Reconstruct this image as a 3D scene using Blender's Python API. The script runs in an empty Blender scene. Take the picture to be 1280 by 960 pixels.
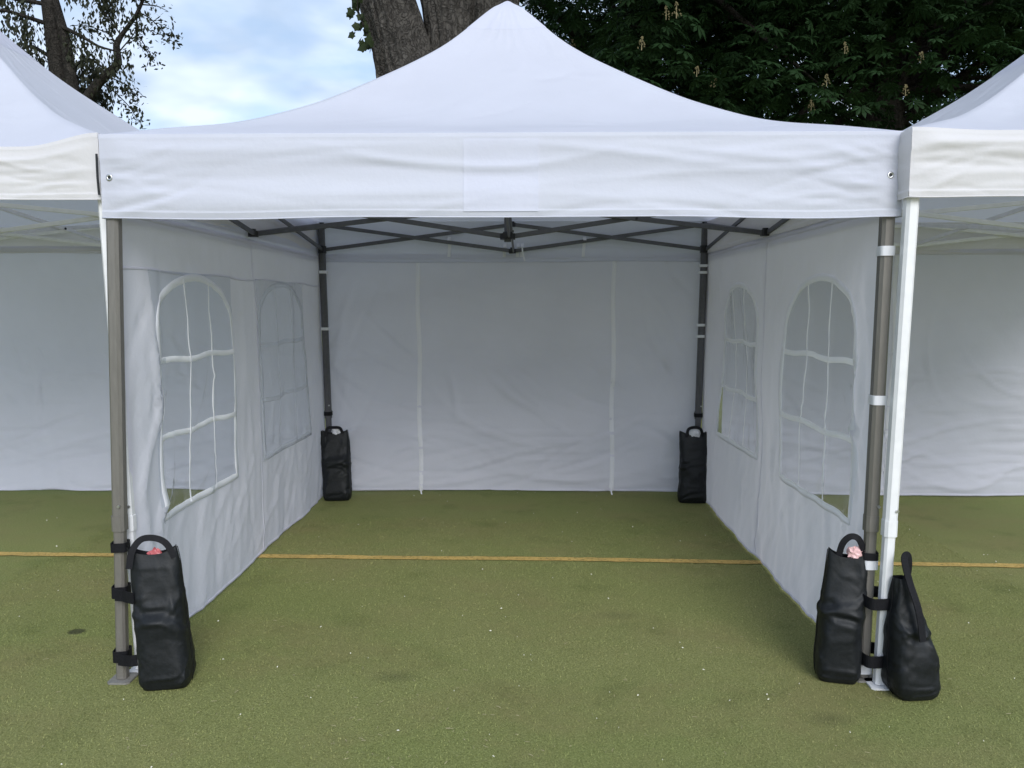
import bpy, math, random
import numpy as np
from mathutils import Vector, Matrix
from mathutils.geometry import delaunay_2d_cdt

random.seed(7)
RNG = np.random.default_rng(11)
sc = bpy.context.scene
COL = sc.collection
R = math.radians

# ------------------------------------------------------------------ camera
cam_d = bpy.data.cameras.new('camera')
cam = bpy.data.objects.new('camera', cam_d)
COL.objects.link(cam)
cam.location = (0.104, -2.886, 1.49)
cam.rotation_euler = (R(90 - 6.05), 0, R(1.05))
cam_d.sensor_fit = 'HORIZONTAL'
cam_d.sensor_width = 36.0
cam_d.lens = 36.0 * 945.0 / 1280.0
cam_d.clip_start = 0.05
cam_d.clip_end = 2000
sc.camera = cam

# ------------------------------------------------------------------ sky and sun
SUN_EL, SUN_AZ = R(32), R(163)          # azimuth measured from +Y towards +X
world = bpy.data.worlds.new('World')
sc.world = world
world.use_nodes = True
nt = world.node_tree
nt.nodes.clear()
N = nt.nodes.new
out = N('ShaderNodeOutputWorld')
bg = N('ShaderNodeBackground'); bg.inputs['Strength'].default_value = 0.098
sky = N('ShaderNodeTexSky'); sky.sky_type = 'NISHITA'; sky.sun_disc = False
sky.sun_elevation = SUN_EL; sky.sun_rotation = SUN_AZ
sky.air_density = 1.0; sky.dust_density = 1.2; sky.ozone_density = 1.3
tc = N('ShaderNodeTexCoord')
sep = N('ShaderNodeSeparateXYZ'); nt.links.new(tc.outputs['Generated'], sep.inputs[0])
az = N('ShaderNodeMath'); az.operation = 'ADD'; az.inputs[1].default_value = 0.22
mx = N('ShaderNodeMath'); mx.operation = 'MAXIMUM'; mx.inputs[1].default_value = 0.0
nt.links.new(sep.outputs['Z'], mx.inputs[0]); nt.links.new(mx.outputs[0], az.inputs[0])
dx = N('ShaderNodeMath'); dx.operation = 'DIVIDE'
dy = N('ShaderNodeMath'); dy.operation = 'DIVIDE'
nt.links.new(sep.outputs['X'], dx.inputs[0]); nt.links.new(az.outputs[0], dx.inputs[1])
nt.links.new(sep.outputs['Y'], dy.inputs[0]); nt.links.new(az.outputs[0], dy.inputs[1])
cmb = N('ShaderNodeCombineXYZ')
nt.links.new(dx.outputs[0], cmb.inputs[0]); nt.links.new(dy.outputs[0], cmb.inputs[1])
noi = N('ShaderNodeTexNoise'); noi.inputs['Scale'].default_value = 1.9
noi.inputs['Detail'].default_value = 5; noi.inputs['Roughness'].default_value = 0.52
noi.inputs['Distortion'].default_value = 0.25
nt.links.new(cmb.outputs[0], noi.inputs['Vector'])
ramp = N('ShaderNodeValToRGB')
ramp.color_ramp.elements[0].position = 0.38; ramp.color_ramp.elements[0].color = (0.22, 0.22, 0.22, 1)
ramp.color_ramp.elements[1].position = 0.58; ramp.color_ramp.elements[1].color = (0.97, 0.97, 0.97, 1)
nt.links.new(noi.outputs['Fac'], ramp.inputs['Fac'])
noi2 = N('ShaderNodeTexNoise'); noi2.inputs['Scale'].default_value = 3.1; noi2.inputs['Detail'].default_value = 3
nt.links.new(cmb.outputs[0], noi2.inputs['Vector'])
ramp2 = N('ShaderNodeValToRGB')
ramp2.color_ramp.elements[0].position = 0.40; ramp2.color_ramp.elements[0].color = (3.2, 4.0, 5.2, 1)
ramp2.color_ramp.elements[1].position = 0.62; ramp2.color_ramp.elements[1].color = (5.1, 5.8, 6.9, 1)
nt.links.new(noi2.outputs['Fac'], ramp2.inputs['Fac'])
mix = N('ShaderNodeMixRGB')
nt.links.new(ramp.outputs['Color'], mix.inputs['Fac'])
nt.links.new(sky.outputs['Color'], mix.inputs['Color1'])
nt.links.new(ramp2.outputs['Color'], mix.inputs['Color2'])
nt.links.new(mix.outputs['Color'], bg.inputs['Color'])
nt.links.new(bg.outputs[0], out.inputs['Surface'])

sun_d = bpy.data.lights.new('sun', 'SUN')
sun = bpy.data.objects.new('sun', sun_d)
COL.objects.link(sun)
sun_d.energy = 1.32
sun_d.angle = R(35)
sun_d.color = (0.97, 0.985, 1.0)
sdir = Vector((math.sin(SUN_AZ) * math.cos(SUN_EL), math.cos(SUN_AZ) * math.cos(SUN_EL), math.sin(SUN_EL)))
sun.rotation_euler = sdir.to_track_quat('Z', 'Y').to_euler()

vs = sc.view_settings
vs.view_transform = 'Standard'; vs.look = 'None'
vs.exposure = 0.92; vs.gamma = 1.0; vs.use_curve_mapping = False
sc.render.engine = 'CYCLES'
sc.cycles.max_bounces = 7
sc.cycles.diffuse_bounces = 4
sc.cycles.transparent_max_bounces = 16

# ------------------------------------------------------------------ materials
def mat(name):
    m = bpy.data.materials.new(name); m.use_nodes = True
    t = m.node_tree; t.nodes.clear()
    o = t.nodes.new('ShaderNodeOutputMaterial')
    return m, t, o

def noise(t, scale, detail=4, rough=0.55, vec=None, stretch=None, coord='Object'):
    n = t.nodes.new('ShaderNodeTexNoise')
    n.inputs['Scale'].default_value = scale; n.inputs['Detail'].default_value = detail
    n.inputs['Roughness'].default_value = rough
    c = t.nodes.new('ShaderNodeTexCoord')
    src = c.outputs[coord]
    if stretch:
        mp = t.nodes.new('ShaderNodeMapping'); mp.inputs['Scale'].default_value = stretch
        t.links.new(src, mp.inputs['Vector']); src = mp.outputs[0]
    t.links.new(src, n.inputs['Vector'])
    return n.outputs['Fac']

def cramp(t, fac, stops):
    r = t.nodes.new('ShaderNodeValToRGB')
    e = r.color_ramp.elements
    while len(e) < len(stops): e.new(0.5)
    for k, (p, c) in enumerate(stops):
        e[k].position = p; e[k].color = (*c, 1)
    t.links.new(fac, r.inputs['Fac'])
    return r.outputs['Color']

def bump(t, height, strength, dist):
    b = t.nodes.new('ShaderNodeBump')
    b.inputs['Strength'].default_value = strength; b.inputs['Distance'].default_value = dist
    t.links.new(height, b.inputs['Height'])
    return b.outputs['Normal']

def mixc(t, fac, a, b, mode='MIX'):
    m = t.nodes.new('ShaderNodeMixRGB'); m.blend_type = mode
    for inp, v in (('Fac', fac), ('Color1', a), ('Color2', b)):
        if isinstance(v, (int, float)): m.inputs[inp].default_value = v
        elif isinstance(v, tuple): m.inputs[inp].default_value = (*v, 1)
        else: t.links.new(v, m.inputs[inp])
    return m.outputs['Color']

def fabric(name, col, trans, dirt=0.05):
    m, t, o = mat(name)
    n1 = noise(t, 2.3, 3); n2 = noise(t, 45, 2)
    c1 = cramp(t, n1, [(0.3, tuple(x * (1 - dirt) for x in col)), (0.7, col)])
    d = t.nodes.new('ShaderNodeBsdfPrincipled')
    d.inputs['Roughness'].default_value = 0.62
    d.inputs['Specular IOR Level'].default_value = 0.25
    t.links.new(c1, d.inputs['Base Color'])
    tr = t.nodes.new('ShaderNodeBsdfTranslucent'); t.links.new(c1, tr.inputs['Color'])
    nb = noise(t, 900, 2)
    ad = t.nodes.new('ShaderNodeMath'); ad.operation = 'MULTIPLY_ADD'
    ad.inputs[1].default_value = 0.12
    t.links.new(nb, ad.inputs[0]); t.links.new(n2, ad.inputs[2])
    bn = bump(t, ad.outputs[0], 0.25, 0.004)
    t.links.new(bn, d.inputs['Normal']); t.links.new(bn, tr.inputs['Normal'])
    mx = t.nodes.new('ShaderNodeMixShader'); mx.inputs['Fac'].default_value = trans
    t.links.new(d.outputs[0], mx.inputs[1]); t.links.new(tr.outputs[0], mx.inputs[2])
    t.links.new(mx.outputs[0], o.inputs['Surface'])
    return m

def plain(name, col, rough=0.5, metal=0.0, var=0.12, nscale=18, bstr=0.15, bdist=0.002, spec=0.5, stretch=None):
    m, t, o = mat(name)
    n1 = noise(t, nscale, 5, stretch=stretch)
    c = cramp(t, n1, [(0.3, tuple(x * (1 - var) for x in col)), (0.72, tuple(min(1, x * (1 + var)) for x in col))])
    d = t.nodes.new('ShaderNodeBsdfPrincipled')
    d.inputs['Roughness'].default_value = rough; d.inputs['Metallic'].default_value = metal
    d.inputs['Specular IOR Level'].default_value = spec
    t.links.new(c, d.inputs['Base Color'])
    t.links.new(bump(t, n1, bstr, bdist), d.inputs['Normal'])
    t.links.new(d.outputs[0], o.inputs['Surface'])
    return m

M = {}
M['white'] = fabric('white polyester', (0.755, 0.765, 0.86), 0.32)
M['wall'] = fabric('white wall polyester', (0.83, 0.82, 0.90), 0.42)
M['cream'] = fabric('off white polyester', (0.80, 0.775, 0.785), 0.26, 0.05)
M['tape'] = fabric('white tape', (0.92, 0.92, 0.95), 0.32, 0.02)
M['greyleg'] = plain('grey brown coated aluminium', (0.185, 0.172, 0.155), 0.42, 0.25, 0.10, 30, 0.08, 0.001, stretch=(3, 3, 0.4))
M['charcoal'] = plain('charcoal bars and shaded legs', (0.10, 0.10, 0.108), 0.45, 0.3, 0.12, 40, 0.08, 0.001)  # roof bars; also the back legs, their shade put into this darker colour
M['whiteleg'] = plain('white coated steel', (0.78, 0.775, 0.785), 0.35, 0, 0.05, 20, 0.06, 0.001)
M['black'] = plain('black plastic', (0.012, 0.012, 0.014), 0.45, 0, 0.2, 40, 0.1, 0.001)
M['steel'] = plain('bright steel', (0.6, 0.6, 0.6), 0.3, 0.9, 0.05)
M['footplate'] = plain('dull foot plate', (0.24, 0.23, 0.21), 0.55, 0.2, 0.2, 30)
M['bag'] = plain('black coated nylon', (0.009, 0.0105, 0.012), 0.52, 0, 0.25, 60, 0.25, 0.004, 0.30)
M['webbing'] = plain('black webbing', (0.008, 0.008, 0.010), 0.7, 0, 0.3, 120, 0.3, 0.002, 0.2)
M['pink'] = plain('pink plastic film', (0.50, 0.12, 0.13), 0.35, 0, 0.25, 25, 0.3, 0.004)
M['palepink'] = plain('pale pink plastic film', (0.72, 0.45, 0.44), 0.35, 0, 0.2, 25, 0.3, 0.004)

def pane_mat(name='clear vinyl film', tint=(0.90, 0.92, 0.94), haze=0.10):
    m, t, o = mat(name)
    tr = t.nodes.new('ShaderNodeBsdfTransparent'); tr.inputs['Color'].default_value = (*tint, 1)
    gl = t.nodes.new('ShaderNodeBsdfGlossy'); gl.inputs['Roughness'].default_value = 0.22
    gl.inputs['Color'].default_value = (0.9, 0.9, 0.9, 1)
    df = t.nodes.new('ShaderNodeBsdfDiffuse'); df.inputs['Color'].default_value = (0.7, 0.72, 0.75, 1)
    bn = bump(t, noise(t, 14, 4, stretch=(1, 1, 0.5)), 0.3, 0.012)
    t.links.new(bn, gl.inputs['Normal'])
    fr = t.nodes.new('ShaderNodeFresnel'); geo = t.nodes.new('ShaderNodeNewGeometry'); io = t.nodes.new('ShaderNodeMath'); io.operation = 'MULTIPLY_ADD'
    io.inputs[1].default_value = 1 / 1.4 - 1.4; io.inputs[2].default_value = 1.4      # thin film: the same gloss from either side
    t.links.new(geo.outputs['Backfacing'], io.inputs[0]); t.links.new(io.outputs[0], fr.inputs['IOR']); t.links.new(bn, fr.inputs['Normal'])
    m1 = t.nodes.new('ShaderNodeMixShader'); m1.inputs['Fac'].default_value = haze
    t.links.new(tr.outputs[0], m1.inputs[1]); t.links.new(df.outputs[0], m1.inputs[2])
    m2 = t.nodes.new('ShaderNodeMixShader')
    t.links.new(fr.outputs[0], m2.inputs['Fac']); t.links.new(m1.outputs[0], m2.inputs[1]); t.links.new(gl.outputs[0], m2.inputs[2])
    t.links.new(m2.outputs[0], o.inputs['Surface'])
    return m
M['pane'] = pane_mat()
M['milky'] = pane_mat('milky vinyl film', (0.97, 0.98, 1.0), 0.30)

def turf_color(t):
    big = noise(t, 0.55, 5, 0.6); mid = noise(t, 3.2, 6, 0.62); fine = noise(t, 130, 4, 0.7); ff = noise(t, 320, 3, 0.7)
    worn = noise(t, 1.15, 6, 0.62, stretch=(1, 1.6, 1))
    c = cramp(t, fine, [(0.30, (0.170, 0.175, 0.062)), (0.52, (0.315, 0.317, 0.122)), (0.72, (0.43, 0.42, 0.195))])
    c = mixc(t, cramp(t, big, [(0.35, (0, 0, 0)), (0.65, (1, 1, 1))]), c, mixc(t, 1.0, c, (0.84, 0.93, 0.80), 'MULTIPLY'))
    brown = mixc(t, 0.7, c, (0.30, 0.265, 0.115))
    c = mixc(t, cramp(t, worn, [(0.47, (0, 0, 0)), (0.66, (0.85, 0.85, 0.85))]), c, brown)
    dark = mixc(t, 1.0, c, (0.78, 0.80, 0.76), 'MULTIPLY')
    c = mixc(t, cramp(t, mid, [(0.54, (0, 0, 0)), (0.72, (0.9, 0.9, 0.9))]), c, dark)
    c = mixc(t, cramp(t, ff, [(0.40, (1, 1, 1)), (0.56, (0, 0, 0))]), c, mixc(t, 1.0, c, (0.66, 0.68, 0.62), 'MULTIPLY'))
    # a dark round damp stain lying left of the grey leg, and two fainter scuffs
    co = t.nodes.new('ShaderNodeTexCoord')
    nz = t.nodes.new('ShaderNodeTexNoise'); nz.inputs['Scale'].default_value = 22
    for (x, y, rx, ry, k) in ((-1.947, 0.395, 0.066, 0.052, 0.72), (-0.42, 0.0, 0.17, 0.09, 0.34), (0.55, 0.62, 0.22, 0.08, 0.22), (1.2, -0.28, 0.16, 0.09, 0.3)):
        mp = t.nodes.new('ShaderNodeMapping'); mp.vector_type = 'TEXTURE'
        mp.inputs['Location'].default_value = (x, y, 0); mp.inputs['Scale'].default_value = (rx, ry, 1)
        t.links.new(co.outputs['Object'], mp.inputs['Vector'])
        ln = t.nodes.new('ShaderNodeVectorMath'); ln.operation = 'LENGTH'; t.links.new(mp.outputs[0], ln.inputs[0])
        ad = t.nodes.new('ShaderNodeMath'); ad.operation = 'MULTIPLY_ADD'; ad.inputs[1].default_value = 0.6
        t.links.new(nz.outputs['Fac'], ad.inputs[0]); t.links.new(ln.outputs['Value'], ad.inputs[2])
        f = cramp(t, ad.outputs[0], [(0.75 if k > .5 else 0.5, (k, k, k)), (1.0, (0, 0, 0))]) if k > .5 else cramp(t, ad.outputs[0], [(0.3, (k, k, k)), (1.0, (0, 0, 0))])
        c = mixc(t, f, c, (0.03, 0.028, 0.022))
    return c, fine, ff

def turf_mat():
    m, t, o = mat('worn artificial turf')
    c, fine, ff = turf_color(t)
    d = t.nodes.new('ShaderNodeBsdfPrincipled')
    d.inputs['Roughness'].default_value = 0.9; d.inputs['Specular IOR Level'].default_value = 0.15
    t.links.new(c, d.inputs['Base Color'])
    ad = t.nodes.new('ShaderNodeMath'); ad.operation = 'ADD'
    t.links.new(fine, ad.inputs[0]); t.links.new(ff, ad.inputs[1])
    t.links.new(bump(t, ad.outputs[0], 0.7, 0.008), d.inputs['Normal'])
    t.links.new(d.outputs[0], o.inputs['Surface'])
    return m
M['turf'] = turf_mat()

def pile_mat():
    m, t, o = mat('turf pile fibres')
    c, _, _ = turf_color(t)
    w = t.nodes.new('ShaderNodeTexWhiteNoise'); co = t.nodes.new('ShaderNodeTexCoord')
    sn = t.nodes.new('ShaderNodeVectorMath'); sn.operation = 'SNAP'; sn.inputs[1].default_value = (0.004, 0.004, 1)
    t.links.new(co.outputs['Object'], sn.inputs[0]); t.links.new(sn.outputs[0], w.inputs['Vector'])
    c = mixc(t, 1.0, c, cramp(t, w.outputs['Value'], [(0, (0.85, 0.88, 0.8)), (0.85, (1.15, 1.15, 1.12)), (0.97, (1.4, 1.3, 1.4))]), 'MULTIPLY')
    d = t.nodes.new('ShaderNodeBsdfPrincipled'); d.inputs['Roughness'].default_value = 0.75
    d.inputs['Specular IOR Level'].default_value = 0.2
    t.links.new(c, d.inputs['Base Color']); t.links.new(d.outputs[0], o.inputs['Surface'])
    return m
M['pile'] = pile_mat()

def line_mat():
    m, t, o = mat('worn ochre line paint')
    f = noise(t, 60, 5, 0.7); b = noise(t, 5, 4)
    c = cramp(t, f, [(0.32, (0.17, 0.14, 0.04)), (0.46, (0.50, 0.33, 0.085)), (0.75, (0.60, 0.42, 0.14))])
    c = mixc(t, cramp(t, b, [(0.45, (0, 0, 0)), (0.75, (0.45, 0.45, 0.45))]), c, (0.2, 0.16, 0.05))
    d = t.nodes.new('ShaderNodeBsdfPrincipled'); d.inputs['Roughness'].default_value = 0.85
    t.links.new(c, d.inputs['Base Color']); t.links.new(bump(t, f, 0.6, 0.006), d.inputs['Normal'])
    t.links.new(d.outputs[0], o.inputs['Surface'])
    return m
M['line'] = line_mat()
M['straw'] = plain('dry straw', (0.40, 0.34, 0.20), 0.8, 0, 0.2)
M['petal'] = plain('fallen petals', (0.75, 0.72, 0.60), 0.7, 0, 0.1)

def leaf_mat(name, col, trans=0.22):
    m, t, o = mat(name)
    n1 = noise(t, 0.9, 3); n2 = noise(t, 14, 3)
    c = cramp(t, n1, [(0.3, tuple(x * 0.7 for x in col)), (0.7, tuple(x * 1.3 for x in col))])
    c = mixc(t, 0.5, c, cramp(t, n2, [(0.3, tuple(x * 0.7 for x in col)), (0.7, (col[0] * 1.5, col[1] * 1.25, col[2]))]))
    d = t.nodes.new('ShaderNodeBsdfPrincipled'); d.inputs['Roughness'].default_value = 0.6
    d.inputs['Specular IOR Level'].default_value = 0.12
    tr = t.nodes.new('ShaderNodeBsdfTranslucent')
    t.links.new(c, d.inputs['Base Color']); t.links.new(c, tr.inputs['Color'])
    mx = t.nodes.new('ShaderNodeMixShader'); mx.inputs['Fac'].default_value = trans
    t.links.new(d.outputs[0], mx.inputs[1]); t.links.new(tr.outputs[0], mx.inputs[2])
    t.links.new(mx.outputs[0], o.inputs['Surface'])
    return m
M['leaf'] = leaf_mat('chestnut leaf', (0.016, 0.040, 0.014))
M['leaf2'] = leaf_mat('dull hanging foliage', (0.042, 0.05, 0.034))
M['ivy'] = leaf_mat('dark trunk leaf', (0.03, 0.045, 0.02))
M['blossom'] = plain('cream blossom', (0.24, 0.20, 0.10), 0.7, 0, 0.15)

def bark_mat(name, a, b, sc_=1.0):
    m, t, o = mat(name)
    n1 = noise(t, 13 * sc_, 8, 0.72, stretch=(1, 1, 0.4)); n2 = noise(t, 2.0, 5, 0.6); n3 = noise(t, 55 * sc_, 5, 0.75, stretch=(1, 1, 0.6))
    c = cramp(t, n1, [(0.32, a), (0.52, tuple((x + y) / 2 for x, y in zip(a, b))), (0.70, b)])
    c = mixc(t, cramp(t, n2, [(0.42, (0, 0, 0)), (0.7, (0.6, 0.6, 0.6))]), c, tuple(x * 0.6 for x in b))
    c = mixc(t, cramp(t, n3, [(0.62, (0, 0, 0)), (0.78, (0.5, 0.5, 0.5))]), c, tuple(min(1, x * 1.8) for x in b))
    vo = t.nodes.new('ShaderNodeTexVoronoi'); vo.feature = 'DISTANCE_TO_EDGE'; vo.inputs['Scale'].default_value = 12 * sc_
    mp = t.nodes.new('ShaderNodeMapping'); mp.inputs['Scale'].default_value = (1, 1, .22)
    co = t.nodes.new('ShaderNodeTexCoord'); nw = t.nodes.new('ShaderNodeTexNoise'); nw.inputs['Scale'].default_value = 7
    t.links.new(co.outputs['Object'], nw.inputs['Vector'])
    vm = t.nodes.new('ShaderNodeMixRGB'); vm.blend_type = 'LINEAR_LIGHT'; vm.inputs['Fac'].default_value = 0.30
    t.links.new(co.outputs['Object'], vm.inputs['Color1']); t.links.new(nw.outputs['Color'], vm.inputs['Color2'])
    t.links.new(vm.outputs['Color'], mp.inputs['Vector']); t.links.new(mp.outputs[0], vo.inputs['Vector'])
    crack = cramp(t, vo.outputs['Distance'], [(0.0, (0.35, 0.35, 0.35)), (0.13, (1, 1, 1))])
    c = mixc(t, crack, tuple(x * 0.7 for x in a), c)
    ad0 = t.nodes.new('ShaderNodeMath'); ad0.operation = 'MULTIPLY_ADD'; ad0.inputs[1].default_value = 0.4
    t.links.new(crack, ad0.inputs[0]); t.links.new(n1, ad0.inputs[2])
    ad = t.nodes.new('ShaderNodeMath'); ad.operation = 'MULTIPLY_ADD'; ad.inputs[1].default_value = 0.35
    t.links.new(n3, ad.inputs[0]); t.links.new(ad0.outputs[0], ad.inputs[2])
    d = t.nodes.new('ShaderNodeBsdfPrincipled'); d.inputs['Roughness'].default_value = 0.92
    d.inputs['Specular IOR Level'].default_value = 0.15
    t.links.new(c, d.inputs['Base Color']); t.links.new(bump(t, ad.outputs[0], 1.0, 0.05), d.inputs['Normal'])
    t.links.new(d.outputs[0], o.inputs['Surface'])
    return m
M['bark'] = bark_mat('grey brown bark', (0.038, 0.034, 0.030), (0.175, 0.160, 0.142))
M['darkbark'] = bark_mat('dark bark', (0.02, 0.018, 0.016), (0.07, 0.062, 0.054))

# ------------------------------------------------------------------ helpers
def link(name, me, m, parent=None):
    o = bpy.data.objects.new(name, me)
    COL.objects.link(o)
    if m is not None and not me.materials: me.materials.append(m)
    if parent is not None: o.parent = parent
    return o

def tag(o, label=None, cat=None, group=None, kind=None):
    if label: o['label'] = label
    if cat: o['category'] = cat
    if group: o['group'] = group
    if kind: o['kind'] = kind
    return o

def empty(name, loc):
    o = bpy.data.objects.new(name, None); o.location = loc
    o.empty_display_size = 0.1
    COL.objects.link(o)
    return o

def np_mesh(name, V, F, smooth=True):
    """V (n,3), F (m,k) constant polygon size"""
    me = bpy.data.meshes.new(name)
    V = np.asarray(V, np.float32); F = np.asarray(F, np.int32)
    me.vertices.add(len(V)); me.vertices.foreach_set('co', V.ravel())
    me.loops.add(F.size); me.loops.foreach_set('vertex_index', F.ravel())
    me.polygons.add(len(F))
    me.polygons.foreach_set('loop_start', np.arange(len(F), dtype=np.int32) * F.shape[1])
    me.polygons.foreach_set('use_smooth', np.full(len(F), smooth))
    me.update(calc_edges=True); me.validate()
    return me

class MB:
    def __init__(s): s.v = []; s.f = []
    def add(s, V, F):
        o = len(s.v); s.v += [tuple(x) for x in V]; s.f += [tuple(i + o for i in f) for f in F]
        return s
    def prism(s, p, q, w, h, ch=0.25, up=(0, 0, 1), taper=1.0):
        p = Vector(p); q = Vector(q); d = (q - p).normalized()
        u = Vector(up)
        if abs(d.dot(u)) > 0.95: u = Vector((0, 1, 0))
        r = d.cross(u).normalized(); u = r.cross(d).normalized()
        c = ch * min(w, h)
        a, b = w / 2, h / 2
        sec = [(a - c, -b), (a, -b + c), (a, b - c), (a - c, b), (-a + c, b), (-a, b - c), (-a, -b + c), (-a + c, -b)]
        V = [p + r * x + u * y for x, y in sec] + [q + r * x * taper + u * y * taper for x, y in sec]
        F = [(i, (i + 1) % 8, 8 + (i + 1) % 8, 8 + i) for i in range(8)] + [tuple(range(7, -1, -1)), tuple(range(8, 16))]
        return s.add(V, F)
    def box(s, c, sz, ch=0.15):
        return s.prism((c[0], c[1], c[2] - sz[2] / 2), (c[0], c[1], c[2] + sz[2] / 2), sz[0], sz[1], ch, up=(0, 1, 0))
    def tube(s, pts, rad, n=8):
        pts = [Vector(p) for p in pts]; rings = []
        if isinstance(rad, (int, float)): rad = [rad] * len(pts)
        ref = Vector((0.31, 0.95, 0.1)).normalized()
        for i, p in enumerate(pts):
            d = (pts[min(i + 1, len(pts) - 1)] - pts[max(i - 1, 0)])
            d = d.normalized() if d.length > 1e-9 else Vector((0, 0, 1))
            a = d.cross(ref)
            if a.length < 0.05: a = d.cross(Vector((1, 0, 0)))
            a.normalize(); b = d.cross(a)
            rings.append([p + (a * math.cos(2 * math.pi * k / n) + b * math.sin(2 * math.pi * k / n)) * rad[i] for k in range(n)])
        V = [v for r in rings for v in r]
        F = [(i * n + k, i * n + (k + 1) % n, (i + 1) * n + (k + 1) % n, (i + 1) * n + k) for i in range(len(pts) - 1) for k in range(n)]
        F += [tuple(range(n - 1, -1, -1)), tuple((len(pts) - 1) * n + k for k in range(n))]
        return s.add(V, F)
    def ribbon(s, pts, wdir, w, th):
        """flat strap: path pts, width along wdir (vector or list), thickness th"""
        pts = [Vector(p) for p in pts]; n = len(pts); V = []
        for i, p in enumerate(pts):
            d = (pts[min(i + 1, n - 1)] - pts[max(i - 1, 0)]).normalized()
            wd = Vector(wdir[i] if isinstance(wdir, list) else wdir).normalized()
            nn = d.cross(wd)
            nn = nn.normalized() if nn.length > 1e-6 else Vector((0, 1, 0))
            V += [p + wd * w / 2 + nn * th / 2, p - wd * w / 2 + nn * th / 2, p - wd * w / 2 - nn * th / 2, p + wd * w / 2 - nn * th / 2]
        F = [(i * 4 + k, i * 4 + (k + 1) % 4, (i + 1) * 4 + (k + 1) % 4, (i + 1) * 4 + k) for i in range(n - 1) for k in range(4)]
        F += [(3, 2, 1, 0), tuple((n - 1) * 4 + k for k in range(4))]
        return s.add(V, F)
    def disc(s, c, nrm, r, th, n=16, hole=0.0):
        c = Vector(c); d = Vector(nrm).normalized()
        a = d.orthogonal().normalized(); b = d.cross(a)
        ring = lambda rr, off: [c + d * off + (a * math.cos(2 * math.pi * k / n) + b * math.sin(2 * math.pi * k / n)) * rr for k in range(n)]
        if hole:
            V = ring(r, 0) + ring(r * .97, th) + ring(hole, th) + ring(hole, 0)
            F = [(j * n + k, j * n + (k + 1) % n, ((j + 1) % 4) * n + (k + 1) % n, ((j + 1) % 4) * n + k) for j in range(4) for k in range(n)]
        else:
            V = ring(r, 0) + ring(r * .94, th)
            F = [(k, (k + 1) % n, n + (k + 1) % n, n + k) for k in range(n)] + [tuple(n + k for k in range(n)), tuple(range(n - 1, -1, -1))]
        return s.add(V, F)
    def build(s, name, m, parent=None, smooth=False):
        me = bpy.data.meshes.new(name); me.from_pydata(s.v, [], s.f); me.update()
        if smooth:
            for p in me.polygons: p.use_smooth = True
        return link(name, me, m, parent)

def field(u, h, seed, fu, fh, n=14):
    r = np.random.default_rng(seed); o = np.zeros_like(u, dtype=float)
    for _ in range(n):
        o += np.cos(2 * np.pi * (r.normal(0, fu) * u + r.normal(0, fh) * h) + r.uniform(0, 6.283))
    return o / math.sqrt(n / 2)

def creases(u, h, seed, n, urange, hrange, ang, angsd, length, width, amp):
    r = np.random.default_rng(seed); o = np.zeros_like(u, dtype=float)
    for _ in range(n):
        cu, ch_ = r.uniform(*urange), r.uniform(*hrange)
        a = ang + r.normal(0, angsd); L = length * r.uniform(.5, 1.4); W = width * r.uniform(.6, 1.6)
        A = amp * r.uniform(.4, 1.2) * r.choice([-1, 1], p=[.35, .65]); k = r.normal(0, .25) / max(L, .05)
        du, dh = u - cu, h - ch_
        x = du * math.cos(a) + dh * math.sin(a); y = -du * math.sin(a) + dh * math.cos(a)
        y = y + k * x * x
        o += A * np.exp(-(y / W) ** 2) * np.exp(-(x / (L / 2)) ** 2)
    return o

def grid_faces(nu, nv, wrap=False):
    i, j = np.meshgrid(np.arange(nu if wrap else nu - 1), np.arange(nv - 1), indexing='ij')
    i2 = (i + 1) % nu
    return np.stack([i * nv + j, i2 * nv + j, i2 * nv + j + 1, i * nv + j + 1], -1).reshape(-1, 4)

def smoothstep(a, b, x):
    t = np.clip((x - a) / (b - a), 0, 1); return t * t * (3 - 2 * t)

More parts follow.
